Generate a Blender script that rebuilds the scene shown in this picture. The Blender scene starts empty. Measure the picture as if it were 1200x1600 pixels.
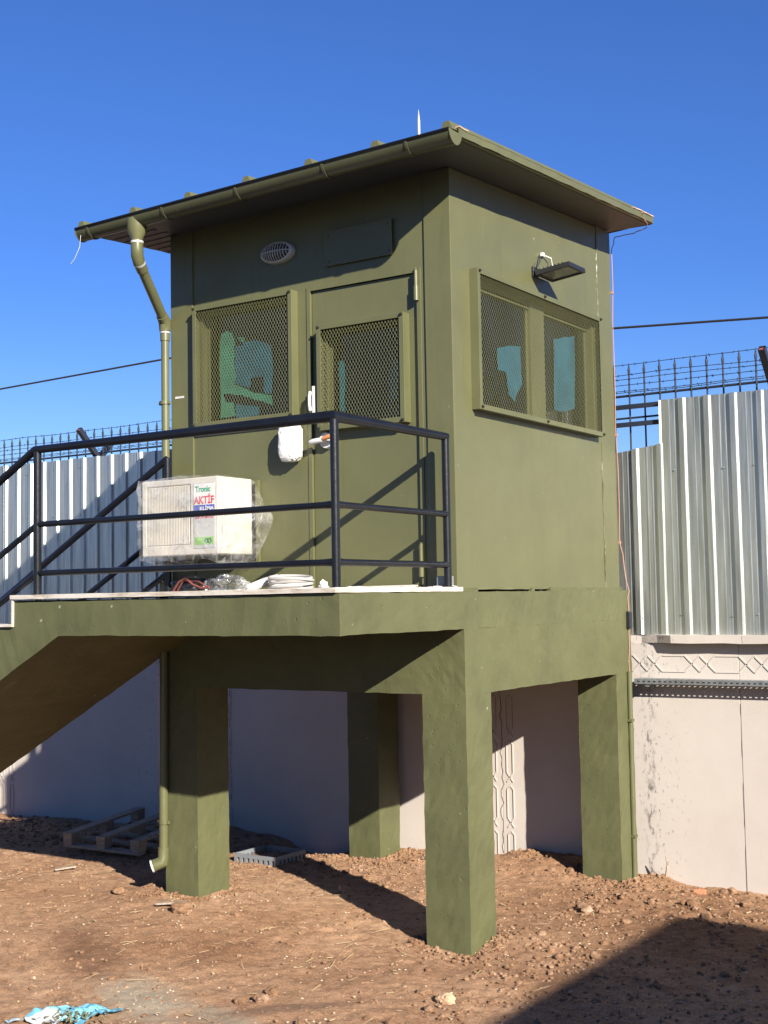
import bpy, math, random
import numpy as np
from mathutils import Vector, Matrix, noise
R = math.radians
rnd = random.Random(7)
sc = bpy.context.scene
COL = sc.collection

# ------------------------------------------------------------------ camera
yaw, pitch, roll = .585, .0667, -.0176
CAM = Vector((3.9131, -6.75, -.0465))
fw = Vector((-math.sin(yaw)*math.cos(pitch), math.cos(yaw)*math.cos(pitch), math.sin(pitch)))
r0 = Vector((math.cos(yaw), math.sin(yaw), 0)); u0 = r0.cross(fw)
rr = r0*math.cos(roll) + u0*math.sin(roll); uu = -r0*math.sin(roll) + u0*math.cos(roll)
cd = bpy.data.cameras.new('camera'); cam = bpy.data.objects.new('camera', cd); COL.objects.link(cam)
M = Matrix.Identity(4)
for i in range(3):
    M[i][0] = rr[i]; M[i][1] = uu[i]; M[i][2] = -fw[i]; M[i][3] = CAM[i]
cam.matrix_world = M
cd.sensor_fit = 'VERTICAL'; cd.sensor_height = 24; cd.lens = 2036.19*24/1600
cd.clip_start = .05; cd.clip_end = 2000
sc.camera = cam
# ------------------------------------------------------------------ light
SUN = Vector((1.65, -1, .89)).normalized()
w = bpy.data.worlds.new('World'); sc.world = w; w.use_nodes = True
nt = w.node_tree; bg = nt.nodes['Background']
sky = nt.nodes.new('ShaderNodeTexSky'); sky.sky_type = 'NISHITA'; sky.sun_disc = False
sky.sun_elevation = math.asin(SUN.z); sky.sun_rotation = math.atan2(SUN.x, SUN.y)
sky.altitude = 400; sky.air_density = 1.0; sky.dust_density = .25; sky.ozone_density = 2.6
tint = nt.nodes.new('ShaderNodeMix'); tint.data_type = 'RGBA'; tint.blend_type = 'MULTIPLY'; tint.inputs[0].default_value = 1
# deep clear blue overhead, paler towards the horizon
wtc = nt.nodes.new('ShaderNodeTexCoord'); wsp = nt.nodes.new('ShaderNodeSeparateXYZ'); nt.links.new(wtc.outputs['Generated'], wsp.inputs[0])
wr_ = nt.nodes.new('ShaderNodeValToRGB'); nt.links.new(wsp.outputs[2], wr_.inputs[0]); wr_.color_ramp.interpolation = 'EASE'
wr_.color_ramp.elements[0].position = .0; wr_.color_ramp.elements[0].color = (.66, .78, .98, 1)
wr_.color_ramp.elements[1].position = .26; wr_.color_ramp.elements[1].color = (.385, .64, 1.16, 1)
nt.links.new(wr_.outputs[0], tint.inputs[7])
nt.links.new(sky.outputs[0], tint.inputs[6]); nt.links.new(tint.outputs[2], bg.inputs[0]); bg.inputs[1].default_value = .05
sl = bpy.data.lights.new('sun', 'SUN'); sl.energy = 5.0; sl.angle = R(.5); sl.color = (1, .93, .82)
so = bpy.data.objects.new('sun', sl); COL.objects.link(so)
so.rotation_euler = (-SUN).to_track_quat('-Z', 'Y').to_euler()
so.location = SUN*30
vs = sc.view_settings
vs.view_transform = 'Standard'; vs.look = 'None'; vs.gamma = 1; vs.use_curve_mapping = False
vs.exposure = 1.385
sc.cycles.max_bounces = 8; sc.cycles.transparent_max_bounces = 16

# ------------------------------------------------------------------ materials
def nodes(name):
    m = bpy.data.materials.new(name); m.use_nodes = True
    return m, m.node_tree, m.node_tree.nodes['Principled BSDF']
def ramp(nt, fac, stops):
    r = nt.nodes.new('ShaderNodeValToRGB'); nt.links.new(fac, r.inputs[0])
    e = r.color_ramp.elements
    while len(e) < len(stops): e.new(.5)
    for i, (p, c) in enumerate(stops):
        e[i].position = p; e[i].color = (*c, 1) if len(c) == 3 else c
    return r.outputs[0]
def tex(nt, scale, detail=4, rough=.55, stretch=None, kind='noise'):
    tc = nt.nodes.new('ShaderNodeTexCoord'); src = tc.outputs['Object']
    if stretch:
        mp = nt.nodes.new('ShaderNodeMapping'); mp.inputs['Scale'].default_value = stretch
        nt.links.new(src, mp.inputs[0]); src = mp.outputs[0]
    if kind == 'noise':
        t = nt.nodes.new('ShaderNodeTexNoise'); t.inputs['Scale'].default_value = scale
        t.inputs['Detail'].default_value = detail; t.inputs['Roughness'].default_value = rough
    else:
        t = nt.nodes.new('ShaderNodeTexVoronoi'); t.inputs['Scale'].default_value = scale
    nt.links.new(src, t.inputs['Vector'])
    return t.outputs[0]
def mixc(nt, fac, a, b, mode='MIX'):
    m = nt.nodes.new('ShaderNodeMix'); m.data_type = 'RGBA'; m.blend_type = mode
    if isinstance(fac, float): m.inputs[0].default_value = fac
    else: nt.links.new(fac, m.inputs[0])
    for k, v in ((6, a), (7, b)):
        if isinstance(v, tuple): m.inputs[k].default_value = (*v, 1)
        else: nt.links.new(v, m.inputs[k])
    return m.outputs[2]
def bump(nt, b, h, strength, dist=.01, normal=None):
    n = nt.nodes.new('ShaderNodeBump'); n.inputs['Strength'].default_value = strength
    n.inputs['Distance'].default_value = dist; nt.links.new(h, n.inputs['Height'])
    if normal: nt.links.new(normal, n.inputs['Normal'])
    if b: nt.links.new(n.outputs[0], b.inputs['Normal'])
    return n.outputs[0]
def plain(name, col, rough=.5, metal=0, var=.12, scale=6, bmp=.0, bscale=60, spec=.5, coat=0):
    col = tuple(c*.68 for c in col)
    m, nt, b = nodes(name)
    n = tex(nt, scale, 5)
    lo = tuple(c*(1-var) for c in col); hi = tuple(min(1, c*(1+var)) for c in col)
    nt.links.new(ramp(nt, n, [(.3, lo), (.7, hi)]), b.inputs['Base Color'])
    b.inputs['Roughness'].default_value = rough; b.inputs['Metallic'].default_value = metal
    b.inputs['Specular IOR Level'].default_value = spec
    if coat: b.inputs['Coat Weight'].default_value = coat; b.inputs['Coat Roughness'].default_value = .12
    if bmp: bump(nt, b, tex(nt, bscale, 4), bmp, .004)
    return m
def steel_paint(name, col, rough=.36):
    m, nt, b = nodes(name)
    n = tex(nt, 2.2, 6, .6); f = tex(nt, 55, 3)
    c = ramp(nt, n, [(.3, tuple(x*.9 for x in col)), (.7, tuple(x*1.08 for x in col))])
    drip = tex(nt, 3, 5, .6, (9, 9, .7))
    c = mixc(nt, ramp(nt, drip, [(.62, (0, 0, 0)), (.85, (.22, .22, .22))]), c, tuple(min(1, x*1.5+.02) for x in col))
    dk = tex(nt, 2.3, 6, .65, (11, 11, .5))
    c = mixc(nt, ramp(nt, dk, [(.56, (0,)*3), (.74, (.30,)*3)]), c, tuple(x*.55 for x in col))
    chip = ramp(nt, tex(nt, 26, 2, .4), [(.785, (0, 0, 0)), (.80, (.75, .75, .75))])
    c = mixc(nt, chip, c, (.24, .23, .17))
    nt.links.new(c, b.inputs['Base Color'])
    nt.links.new(ramp(nt, tex(nt, 4, 6, .7), [(.3, (rough-.07,)*3), (.7, (rough+.12,)*3)]), b.inputs['Roughness'])
    n1 = bump(nt, None, tex(nt, 1.7, 2), .25, .02)
    bump(nt, b, f, .10, .002, n1)
    return m
def concrete_paint(name, col):
    m, nt, b = nodes(name)
    n = tex(nt, 3, 7, .62)
    c = ramp(nt, n, [(.28, tuple(x*.80 for x in col)), (.5, col), (.72, tuple(x*1.14 for x in col))])
    c = mixc(nt, ramp(nt, tex(nt, 24, 2, .3), [(.785, (0, 0, 0)), (.80, (.6, .6, .6))]), c, (.30, .30, .24))
    nt.links.new(c, b.inputs['Base Color']); b.inputs['Roughness'].default_value = .62
    b.inputs['Specular IOR Level'].default_value = .35
    pits = ramp(nt, tex(nt, 42, 2, .3), [(.22, (0, 0, 0)), (.3, (1, 1, 1))])
    n1 = bump(nt, None, tex(nt, 6, 7, .62), .18, .02)
    n2 = bump(nt, None, pits, .5, .004, n1)
    bump(nt, b, tex(nt, 150, 4, .6), .25, .002, n2)
    return m
M_ = {}
M_['olive'] = steel_paint('olive_steel_paint', (.091, .092, .041))
M_['olive_dark'] = steel_paint('olive_gutter_paint', (.055, .057, .030), .33)
M_['conc'] = concrete_paint('olive_concrete_paint', (.077, .080, .035))
M_['inside'] = plain('interior_paint', (.09, .09, .06), .7)
M_['soffit'] = plain('soffit_sheet', (.055, .055, .06), .5, bmp=.1)
M_['rail'] = plain('dark_rail_paint', (.009, .010, .014), .33, var=.3, bmp=.25, bscale=35, spec=.35)
M_['black'] = plain('black_plastic', (.018, .019, .022), .42)
M_['white'] = plain('white_plastic', (.76, .75, .72), .4, var=.04)
M_['greyw'] = plain('aged_white_plastic', (.52, .50, .48), .35, var=.12)
M_['fence'] = plain('dark_fence_steel', (.035, .045, .07), .45, metal=.3)
M_['galv'] = plain('galvanised_steel', (.40, .43, .45), .42, metal=.7, var=.2, scale=20)
M_['copper'] = plain('copper_wire', (.50, .27, .21), .5, metal=.1)
M_['primer'] = plain('red_primer', (.30, .07, .05), .6)
M_['cable'] = plain('cable_black', (.02, .02, .02), .6)
M_['screw'] = plain('screw_head', (.05, .05, .04), .4, metal=.6)
M_['mortar'] = plain('white_mortar', (.66, .64, .60), .8, var=.15, scale=14, bmp=.4)
M_['orange'] = plain('orange_plastic', (.62, .25, .09), .5)
M_['red'] = plain('red_print', (.62, .03, .05), .4, var=.02)
M_['blue'] = plain('blue_print', (.03, .06, .42), .4, var=.02)
M_['grn'] = plain('green_print', (.02, .30, .17), .4, var=.02)
M_['lime'] = plain('lime_print', (.22, .52, .06), .4, var=.05)
M_['navy'] = plain('navy_print', (.03, .04, .12), .4)
M_['labelgrey'] = plain('grey_panel', (.52, .51, .49), .4, var=.03)
M_['acbody'] = plain('cream_casing', (.63, .585, .505), .42, var=.05, scale=3)
M_['redwire'] = plain('red_cable', (.20, .06, .045), .5)
M_['blackbag'] = plain('black_bag', (.012, .014, .016), .3, bmp=.5, bscale=25)
M_['brick'] = plain('orange_brick', (.55, .20, .10), .85, bmp=.5)
M_['crate'] = plain('grey_crate', (.22, .24, .26), .45, var=.1)
M_['plaster'] = plain('shed_plaster', (.50, .46, .40), .85, bmp=.3)
M_['roofing'] = plain('shed_roof', (.25, .12, .08), .8)
M_['tanrock'] = plain('tan_stone', (.62, .40, .24), .85, var=.2, bmp=.5)
M_['palegrit'] = plain('pale_grit', (.60, .47, .34), .85, var=.35, scale=4)
M_['crackgrey'] = plain('joint_crack_grey', (.16, .14, .125), .9)
M_['rust'] = plain('rusty_tape', (.50, .36, .27), .7, var=.4, scale=14)
M_['straw'] = plain('straw', (.52, .38, .21), .8, var=.3, scale=3)
def _film(name, col):
    m, nt, b = nodes(name)
    nt.links.new(ramp(nt, tex(nt, 9, 5, .6), [(.3, tuple(c*.6 for c in col)), (.7, tuple(min(1, c*.95) for c in col))]), b.inputs['Base Color'])
    b.inputs['Roughness'].default_value = .3
    return m
M_['film_green'] = _film('green_film', (.045, .21, .13))
M_['film_blue'] = _film('blue_film', (.012, .10, .145))
M_['film_teal'] = _film('teal_film', (.012, .11, .135))
# marble
m, nt, b = nodes('travertine'); n = tex(nt, 5, 8, .65, (1, 1, 6))
nt.links.new(ramp(nt, n, [(.3, (.26, .20, .15)), (.5, (.44, .40, .34)), (.7, (.50, .47, .43))]), b.inputs['Base Color'])
b.inputs['Roughness'].default_value = .55; bump(nt, b, tex(nt, 60, 5), .3, .004); M_['marble'] = m
# wood
m, nt, b = nodes('weathered_wood'); n = tex(nt, 6, 8, .65, (1, 14, 14))
nt.links.new(ramp(nt, n, [(.3, (.16, .12, .09)), (.55, (.30, .24, .18)), (.75, (.40, .335, .27))]), b.inputs['Base Color'])
b.inputs['Roughness'].default_value = .8; bump(nt, b, n, .4, .004); M_['wood'] = m
# precast wall
m, nt, b = nodes('precast_concrete')
c = ramp(nt, tex(nt, 1.3, 7, .6), [(.25, (.37, .33, .295)), (.5, (.405, .365, .33)), (.75, (.43, .39, .352))])
spots = ramp(nt, tex(nt, 34, 3, .5), [(.735, (0, 0, 0)), (.76, (.75, .75, .75))])
c = mixc(nt, spots, c, (.16, .14, .12))
# mildew streak beside the right rear column, and on the left panel
tc = nt.nodes.new('ShaderNodeTexCoord'); sp = nt.nodes.new('ShaderNodeSeparateXYZ'); nt.links.new(tc.outputs['Object'], sp.inputs[0])
def band(x0, wd):
    a = nt.nodes.new('ShaderNodeMath'); a.operation = 'SUBTRACT'; nt.links.new(sp.outputs[0], a.inputs[0]); a.inputs[1].default_value = x0
    d = nt.nodes.new('ShaderNodeMath'); d.operation = 'ABSOLUTE'; nt.links.new(a.outputs[0], d.inputs[0])
    e = nt.nodes.new('ShaderNodeMapRange'); nt.links.new(d.outputs[0], e.inputs[0])
    e.inputs[1].default_value = 0; e.inputs[2].default_value = wd; e.inputs[3].default_value = 1; e.inputs[4].default_value = 0
    return e.outputs[0]
def mul(a, bb):
    k = nt.nodes.new('ShaderNodeMath'); k.operation = 'MULTIPLY'; nt.links.new(a, k.inputs[0]); nt.links.new(bb, k.inputs[1]); return k.outputs[0]
st = ramp(nt, tex(nt, 26, 5, .7, (1, 1, .35)), [(.50, (0, 0, 0)), (.62, (1, 1, 1))])
c = mixc(nt, mul(st, band(3.07, .07)), c, (.10, .09, .085))
st2 = ramp(nt, tex(nt, 40, 4, .6, (1, 1, .5)), [(.60, (0, 0, 0)), (.66, (1, 1, 1))])
c = mixc(nt, mul(st2, band(3.12, .30)), c, (.15, .13, .12))
c = mixc(nt, mul(st2, band(-1.9, .5)), c, (.10, .09, .085))
nt.links.new(c, b.inputs['Base Color']); b.inputs['Roughness'].default_value = .8
b.inputs['Specular IOR Level'].default_value = .2
n1 = bump(nt, None, tex(nt, 5, 6, .6), .2, .01); bump(nt, b, tex(nt, 70, 5, .6), .25, .003, n1); M_['precast'] = m
# zinc sheet
m, nt, b = nodes('zinc_sheet')
n = tex(nt, 4, 6, .6, (6, 6, .35)); sp_ = tex(nt, 70, 2, kind='voronoi')
nt.links.new(ramp(nt, n, [(.25, (.36, .38, .365)), (.5, (.53, .55, .53)), (.75, (.68, .69, .66))]), b.inputs['Base Color'])
b.inputs['Metallic'].default_value = .9
nt.links.new(ramp(nt, tex(nt, 5, 5, .6, (8, 8, .5)), [(.3, (.30,)*3), (.7, (.44,)*3)]), b.inputs['Roughness'])
n1 = bump(nt, None, tex(nt, 2.6, 3, .5, (3, 1, .35)), .5, .02); bump(nt, b, sp_, .04, .002, n1); M_['zinc'] = m
# glass
m, nt, b = nodes('window_glass'); nt.nodes.remove(b)
tr = nt.nodes.new('ShaderNodeBsdfTransparent'); tr.inputs[0].default_value = (.22, .27, .27, 1)
gl = nt.nodes.new('ShaderNodeBsdfGlossy'); gl.inputs['Roughness'].default_value = .03
fr = nt.nodes.new('ShaderNodeFresnel'); fr.inputs[0].default_value = 1.5
mx = nt.nodes.new('ShaderNodeMixShader'); nt.links.new(fr.outputs[0], mx.inputs[0]); nt.links.new(tr.outputs[0], mx.inputs[1]); nt.links.new(gl.outputs[0], mx.inputs[2])
nt.links.new(mx.outputs[0], nt.nodes['Material Output'].inputs[0]); M_['glass'] = m
# clear wrap
def wrap(name, lo, hi):
    m, nt, b = nodes(name); nt.nodes.remove(b)
    tr = nt.nodes.new('ShaderNodeBsdfTransparent'); gl = nt.nodes.new('ShaderNodeBsdfGlossy'); gl.inputs['Roughness'].default_value = .16
    df = nt.nodes.new('ShaderNodeBsdfDiffuse'); df.inputs[0].default_value = (.6, .6, .59, 1)
    tl = nt.nodes.new('ShaderNodeBsdfTranslucent'); tl.inputs[0].default_value = (.6, .6, .6, 1)
    nrm = bump(nt, None, tex(nt, 9, 3, .5, (1, 1, 1)), .9, .03)
    nt.links.new(nrm, gl.inputs['Normal']); nt.links.new(nrm, df.inputs['Normal'])
    m1 = nt.nodes.new('ShaderNodeMixShader'); m1.inputs[0].default_value = .45; nt.links.new(df.outputs[0], m1.inputs[1]); nt.links.new(gl.outputs[0], m1.inputs[2])
    m2 = nt.nodes.new('ShaderNodeMixShader')
    base_ = ramp(nt, tex(nt, 4, 3, .5, (1, 1, 2.2)), [(.42, (lo,)*3), (.70, (hi,)*3)])
    cre = ramp(nt, tex(nt, 3.6, 2, .45, (1.1, 1.1, .9)), [(.455, (0,)*3), (.467, (.26,)*3), (.479, (0,)*3), (.60, (0,)*3), (.612, (.28,)*3), (.624, (0,)*3)])
    nt.links.new(mixc(nt, 1.0, base_, cre, 'ADD'), m2.inputs[0])
    nt.links.new(tr.outputs[0], m2.inputs[1]); nt.links.new(m1.outputs[0], m2.inputs[2])
    nt.links.new(m2.outputs[0], nt.nodes['Material Output'].inputs[0]); return m
M_['wrap'] = wrap('clear_wrap', .05, .32)
M_['wrapw'] = plain('white_wrap', (.82, .80, .78), .3, var=.06, bmp=1.0, bscale=26)
# soil
def soil(name, rock=False):
    m, nt, b = nodes(name)
    if rock:
        c = ramp(nt, tex(nt, 7, 2, .9), [(.3, (.19, .105, .058)), (.52, (.29, .17, .10)), (.66, (.37, .235, .15)), (.76, (.48, .39, .30))])
    else:
        c = ramp(nt, tex(nt, .9, 8, .62), [(.3, (.285, .152, .083)), (.5, (.42, .248, .145)), (.7, (.51, .32, .195))])
        c = mixc(nt, ramp(nt, tex(nt, 14, 6, .7), [(.35, (.6,)*3), (.55, (0,)*3)]), c, (.17, .09, .052))
        c = mixc(nt, ramp(nt, tex(nt, 75, 3, .6), [(.60, (0,)*3), (.66, (.8,)*3)]), c, (.50, .38, .26))
        c = mixc(nt, ramp(nt, tex(nt, 120, 3, .6), [(.32, (.8,)*3), (.40, (0,)*3)]), c, (.10, .052, .03))
        # grey cement dust spilt in the foreground, damp darker soil in patches
        tcc = nt.nodes.new('ShaderNodeTexCoord'); mp = nt.nodes.new('ShaderNodeMapping'); mp.vector_type = 'POINT'
        nt.links.new(tcc.outputs['Object'], mp.inputs[0])
        def blob(cx, cy, sx, sy, ang):
            mp = nt.nodes.new('ShaderNodeVectorMath'); mp.operation = 'SUBTRACT'; nt.links.new(tcc.outputs['Object'], mp.inputs[0]); mp.inputs[1].default_value = (cx, cy, -2.1)
            ro = nt.nodes.new('ShaderNodeVectorRotate'); ro.rotation_type = 'Z_AXIS'; nt.links.new(mp.outputs[0], ro.inputs[0]); ro.inputs['Angle'].default_value = ang
            di = nt.nodes.new('ShaderNodeVectorMath'); di.operation = 'DIVIDE'; nt.links.new(ro.outputs[0], di.inputs[0]); di.inputs[1].default_value = (sx, sy, 1)
            le = nt.nodes.new('ShaderNodeVectorMath'); le.operation = 'LENGTH'; nt.links.new(di.outputs[0], le.inputs[0])
            ad = nt.nodes.new('ShaderNodeMath'); ad.operation = 'ADD'; nt.links.new(le.outputs[1], ad.inputs[0])
            nn = nt.nodes.new('ShaderNodeMath'); nn.operation = 'MULTIPLY'; nt.links.new(tex(nt, 6, 6, .7), nn.inputs[0]); nn.inputs[1].default_value = 1.6
            nt.links.new(nn.outputs[0], ad.inputs[1])
            return ramp(nt, ad.outputs[0], [(.75, (.85,)*3), (1.0, (0,)*3)]) if False else ramp2(ad.outputs[0])
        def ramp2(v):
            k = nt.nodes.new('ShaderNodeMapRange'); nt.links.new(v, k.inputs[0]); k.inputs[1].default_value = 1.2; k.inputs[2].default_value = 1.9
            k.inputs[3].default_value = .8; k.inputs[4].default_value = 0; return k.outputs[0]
        c = mixc(nt, blob(-1.0, -1.72, .55, .24, .5), c, (.40, .345, .26))
        c = mixc(nt, blob(-.35, -1.75, .45, .14, .2), c, (.36, .30, .22))
        c = mixc(nt, blob(-1.9, -1.2, .7, .22, .6), c, (.20, .11, .065))
        c = mixc(nt, blob(-.25, -1.45, .5, .08, -.9), c, (.20, .125, .085))
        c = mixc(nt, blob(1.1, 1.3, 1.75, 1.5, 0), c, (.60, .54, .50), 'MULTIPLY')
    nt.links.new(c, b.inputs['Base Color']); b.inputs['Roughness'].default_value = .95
    b.inputs['Specular IOR Level'].default_value = .1
    n1 = bump(nt, None, tex(nt, 22, 8, .75), .9, .03); bump(nt, b, tex(nt, 110, 4, .75), .9, .008, n1)
    return m
M_['soil'] = soil('red_soil'); M_['rock'] = soil('soil_rock', True)

# ------------------------------------------------------------------ mesh helpers
OFF = {}
class MB:
    def __init__(s): s.v = []; s.f = []; s.smooth = False
    def add(s, vs, fs):
        n = len(s.v); s.v += [tuple(v) for v in vs]; s.f += [tuple(n+i for i in f) for f in fs]; return s
    def box(s, x0, x1, y0, y1, z0, z1):
        return s.add([(x0,y0,z0),(x1,y0,z0),(x1,y1,z0),(x0,y1,z0),(x0,y0,z1),(x1,y0,z1),(x1,y1,z1),(x0,y1,z1)],
                     [(0,3,2,1),(4,5,6,7),(0,1,5,4),(1,2,6,5),(2,3,7,6),(3,0,4,7)])
    def tube(s, pts, r, n=10, cap=True):
        s.smooth = True
        pts = [Vector(p) for p in pts]; rs = r if isinstance(r, (list, tuple)) else [r]*len(pts)
        t0 = (pts[1]-pts[0]).normalized(); a = Vector((0,0,1)) if abs(t0.z) < .9 else Vector((1,0,0))
        nx = t0.cross(a).normalized(); base = len(s.v); prev = t0
        for i, p in enumerate(pts):
            if i == 0: t = t0
            elif i == len(pts)-1: t = (pts[i]-pts[i-1]).normalized()
            else: t = ((pts[i]-pts[i-1]).normalized()+(pts[i+1]-pts[i]).normalized()).normalized()
            nx = (nx - t*nx.dot(t)).normalized(); ny = t.cross(nx)
            k = 1.0
            if 0 < i < len(pts)-1:
                k = 1/max(.6, t.dot((pts[i]-pts[i-1]).normalized()))
            for j in range(n):
                an = 2*math.pi*j/n
                s.v.append(tuple(p + (nx*math.cos(an)+ny*math.sin(an))*rs[i]*(k if k < 1.3 else 1.3)))
        for i in range(len(pts)-1):
            for j in range(n):
                a0 = base+i*n+j; a1 = base+i*n+(j+1) % n
                s.f.append((a0, a1, a1+n, a0+n))
        if cap:
            s.f.append(tuple(base+j for j in range(n))[::-1]); s.f.append(tuple(base+(len(pts)-1)*n+j for j in range(n)))
        return s
    def prism(s, poly, axis, a, b):
        """poly: 2D outline, extruded along axis from a to b"""
        def P(p, t):
            return {'x': (t, p[0], p[1]), 'y': (p[0], t, p[1]), 'z': (p[0], p[1], t)}[axis]
        n = len(poly); vs = [P(p, a) for p in poly]+[P(p, b) for p in poly]
        fs = [tuple(range(n))[::-1], tuple(range(n, 2*n))]+[(i, (i+1) % n, n+(i+1) % n, n+i) for i in range(n)]
        return s.add(vs, fs)
    def bar(s, p, q, wd, hg):
        """rectangular bar from p to q"""
        p = Vector(p); q = Vector(q); t = (q-p).normalized()
        a = Vector((0,0,1)) if abs(t.z) < .95 else Vector((0,1,0))
        sx = t.cross(a).normalized()*wd/2; sy = sx.normalized().cross(t)*hg/2
        vs = [p-sx-sy, p+sx-sy, p+sx+sy, p-sx+sy, q-sx-sy, q+sx-sy, q+sx+sy, q-sx+sy]
        return s.add(vs, [(0,3,2,1),(4,5,6,7),(0,1,5,4),(1,2,6,5),(2,3,7,6),(3,0,4,7)])
    def ico(s, c, r, seed=0, squash=(1,1,1), jit=.25, sub=0):
        ph = (1+5**.5)/2
        V = [Vector(p).normalized() for p in [(-1,ph,0),(1,ph,0),(-1,-ph,0),(1,-ph,0),(0,-1,ph),(0,1,ph),(0,-1,-ph),(0,1,-ph),(ph,0,-1),(ph,0,1),(-ph,0,-1),(-ph,0,1)]]
        F = [(0,11,5),(0,5,1),(0,1,7),(0,7,10),(0,10,11),(1,5,9),(5,11,4),(11,10,2),(10,7,6),(7,1,8),(3,9,4),(3,4,2),(3,2,6),(3,6,8),(3,8,9),(4,9,5),(2,4,11),(6,2,10),(8,6,7),(9,8,1)]
        for _ in range(sub):
            cache = {}; nf = []
            def mid(a, b):
                k = (min(a,b), max(a,b))
                if k not in cache: cache[k] = len(V); V.append((V[a]+V[b]).normalized())
                return cache[k]
            for a, b, cc in F:
                x, y, z = mid(a,b), mid(b,cc), mid(cc,a); nf += [(a,x,z),(b,y,x),(cc,z,y),(x,y,z)]
            F = nf
        g = random.Random(seed); rot = Matrix.Rotation(g.random()*6.28, 3, 'Z') @ Matrix.Rotation(g.random()*6.28, 3, 'X')
        sh = Vector((g.random()*50, g.random()*50, g.random()*50)); out = []
        for v in V:
            k = 1+jit*(noise.noise(v*1.4+sh)*1.6 + (g.random()-.5)*.6)
            q = rot @ (v*k*r); out.append((c[0]+q.x*squash[0], c[1]+q.y*squash[1], c[2]+q.z*squash[2]))
        return s.add(out, F)
def grid_holes(mb, U, V, holes, t0, t1, axis):
    """plate spanning U x V with rectangular holes, thickness t0..t1 along axis (one watertight mesh)"""
    us = sorted(set([U[0], U[1]]+[h[i] for h in holes for i in (0,1)])); vs = sorted(set([V[0], V[1]]+[h[i] for h in holes for i in (2,3)]))
    us = [u for u in us if U[0]-1e-9 <= u <= U[1]+1e-9]; vs = [v for v in vs if V[0]-1e-9 <= v <= V[1]+1e-9]
    def P(u, v, t): return {'y': (u, t, v), 'x': (t, u, v), 'z': (u, v, t)}[axis]
    nu, nv = len(us)-1, len(vs)-1
    solid = [[not any(h[0]-1e-9 <= (us[i]+us[i+1])/2 <= h[1] and h[2]-1e-9 <= (vs[j]+vs[j+1])/2 <= h[3] for h in holes) for j in range(nv)] for i in range(nu)]
    idx = {}
    def I(i, j, k):
        if (i,j,k) not in idx: idx[(i,j,k)] = len(mb.v); mb.v.append(P(us[i], vs[j], (t0, t1)[k]))
        return idx[(i,j,k)]
    for i in range(nu):
        for j in range(nv):
            if not solid[i][j]: continue
            mb.f.append((I(i,j,0), I(i+1,j,0), I(i+1,j+1,0), I(i,j+1,0))); mb.f.append((I(i,j,1), I(i,j+1,1), I(i+1,j+1,1), I(i+1,j,1)))
            for di, dj, e in ((-1,0,((i,j),(i,j+1))), (1,0,((i+1,j+1),(i+1,j))), (0,-1,((i+1,j),(i,j))), (0,1,((i,j+1),(i+1,j+1)))):
                a, b2 = i+di, j+dj
                if not (0 <= a < nu and 0 <= b2 < nv and solid[a][b2]):
                    (p, q) = e; mb.f.append((I(*p,0), I(*q,0), I(*q,1), I(*p,1)))
    return mb
def obj(name, mb, mat, parent=None, bevel=0, fix=True):
    o0 = OFF.get(parent.name if parent else None, Vector((0,0,0)))
    me = bpy.data.meshes.new(name)
    me.from_pydata([(v[0]-o0.x, v[1]-o0.y, v[2]-o0.z) for v in mb.v], [], mb.f); me.validate()
    if fix:
        import bmesh
        bm = bmesh.new(); bm.from_mesh(me); bmesh.ops.recalc_face_normals(bm, faces=bm.faces); bm.to_mesh(me); bm.free()
    if mb.smooth:
        me.shade_smooth(); me.set_sharp_from_angle(angle=R(38))
    me.materials.append(M_[mat] if isinstance(mat, str) else mat)
    o = bpy.data.objects.new(name, me); COL.objects.link(o)
    OFF[o.name] = o0
    if parent: o.parent = parent
    if bevel:
        b = o.modifiers.new('bevel', 'BEVEL'); b.width = bevel; b.segments = 2; b.limit_method = 'ANGLE'; b.angle_limit = R(50)
    return o
def tag(o, label, cat, group=None):
    o['label'] = label; o['category'] = cat
    if group: o['group'] = group
    return o
def thing(name, loc, label, cat, group=None):
    o = bpy.data.objects.new(name, None); COL.objects.link(o); o.location = loc; o.empty_display_size = .1
    OFF[o.name] = Vector(loc); return tag(o, label, cat, group)
def rough_up(mb, step=.06, amp=.004):
    """subdivide a mesh of boxes and nudge it with world-space noise so cast edges are not ruler straight"""
    import bmesh
    bm = bmesh.new(); vs = [bm.verts.new(v) for v in mb.v]
    for f in mb.f:
        try: bm.faces.new([vs[i] for i in f])
        except ValueError: pass
    bmesh.ops.remove_doubles(bm, verts=bm.verts, dist=1e-5)
    for _ in range(7):
        es = [e for e in bm.edges if e.calc_length() > step*1.6]
        if not es: break
        bmesh.ops.subdivide_edges(bm, edges=es, cuts=1, use_grid_fill=True)
    for v in bm.verts:
        p = v.co; d = Vector((noise.noise(p*7+Vector((3,0,0))), noise.noise(p*7+Vector((0,9,0))), noise.noise(p*7+Vector((0,0,17)))))
        e = Vector((noise.noise(p*31), noise.noise(p*31+Vector((7,7,0))), noise.noise(p*31+Vector((0,5,5)))))
        f_ = Vector((noise.noise(p*75), noise.noise(p*75+Vector((9,1,0))), noise.noise(p*75+Vector((2,6,3))))); v.co = p + d*amp*.8 + e*amp*.5 + f_*amp*.45
    bmesh.ops.triangulate(bm, faces=[f for f in bm.faces if len(f.verts) > 4])
    out = MB(); bm.verts.index_update(); out.v = [tuple(v.co) for v in bm.verts]; out.f = [tuple(v.index for v in f.verts) for f in bm.faces]
    bm.free(); return out
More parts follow.
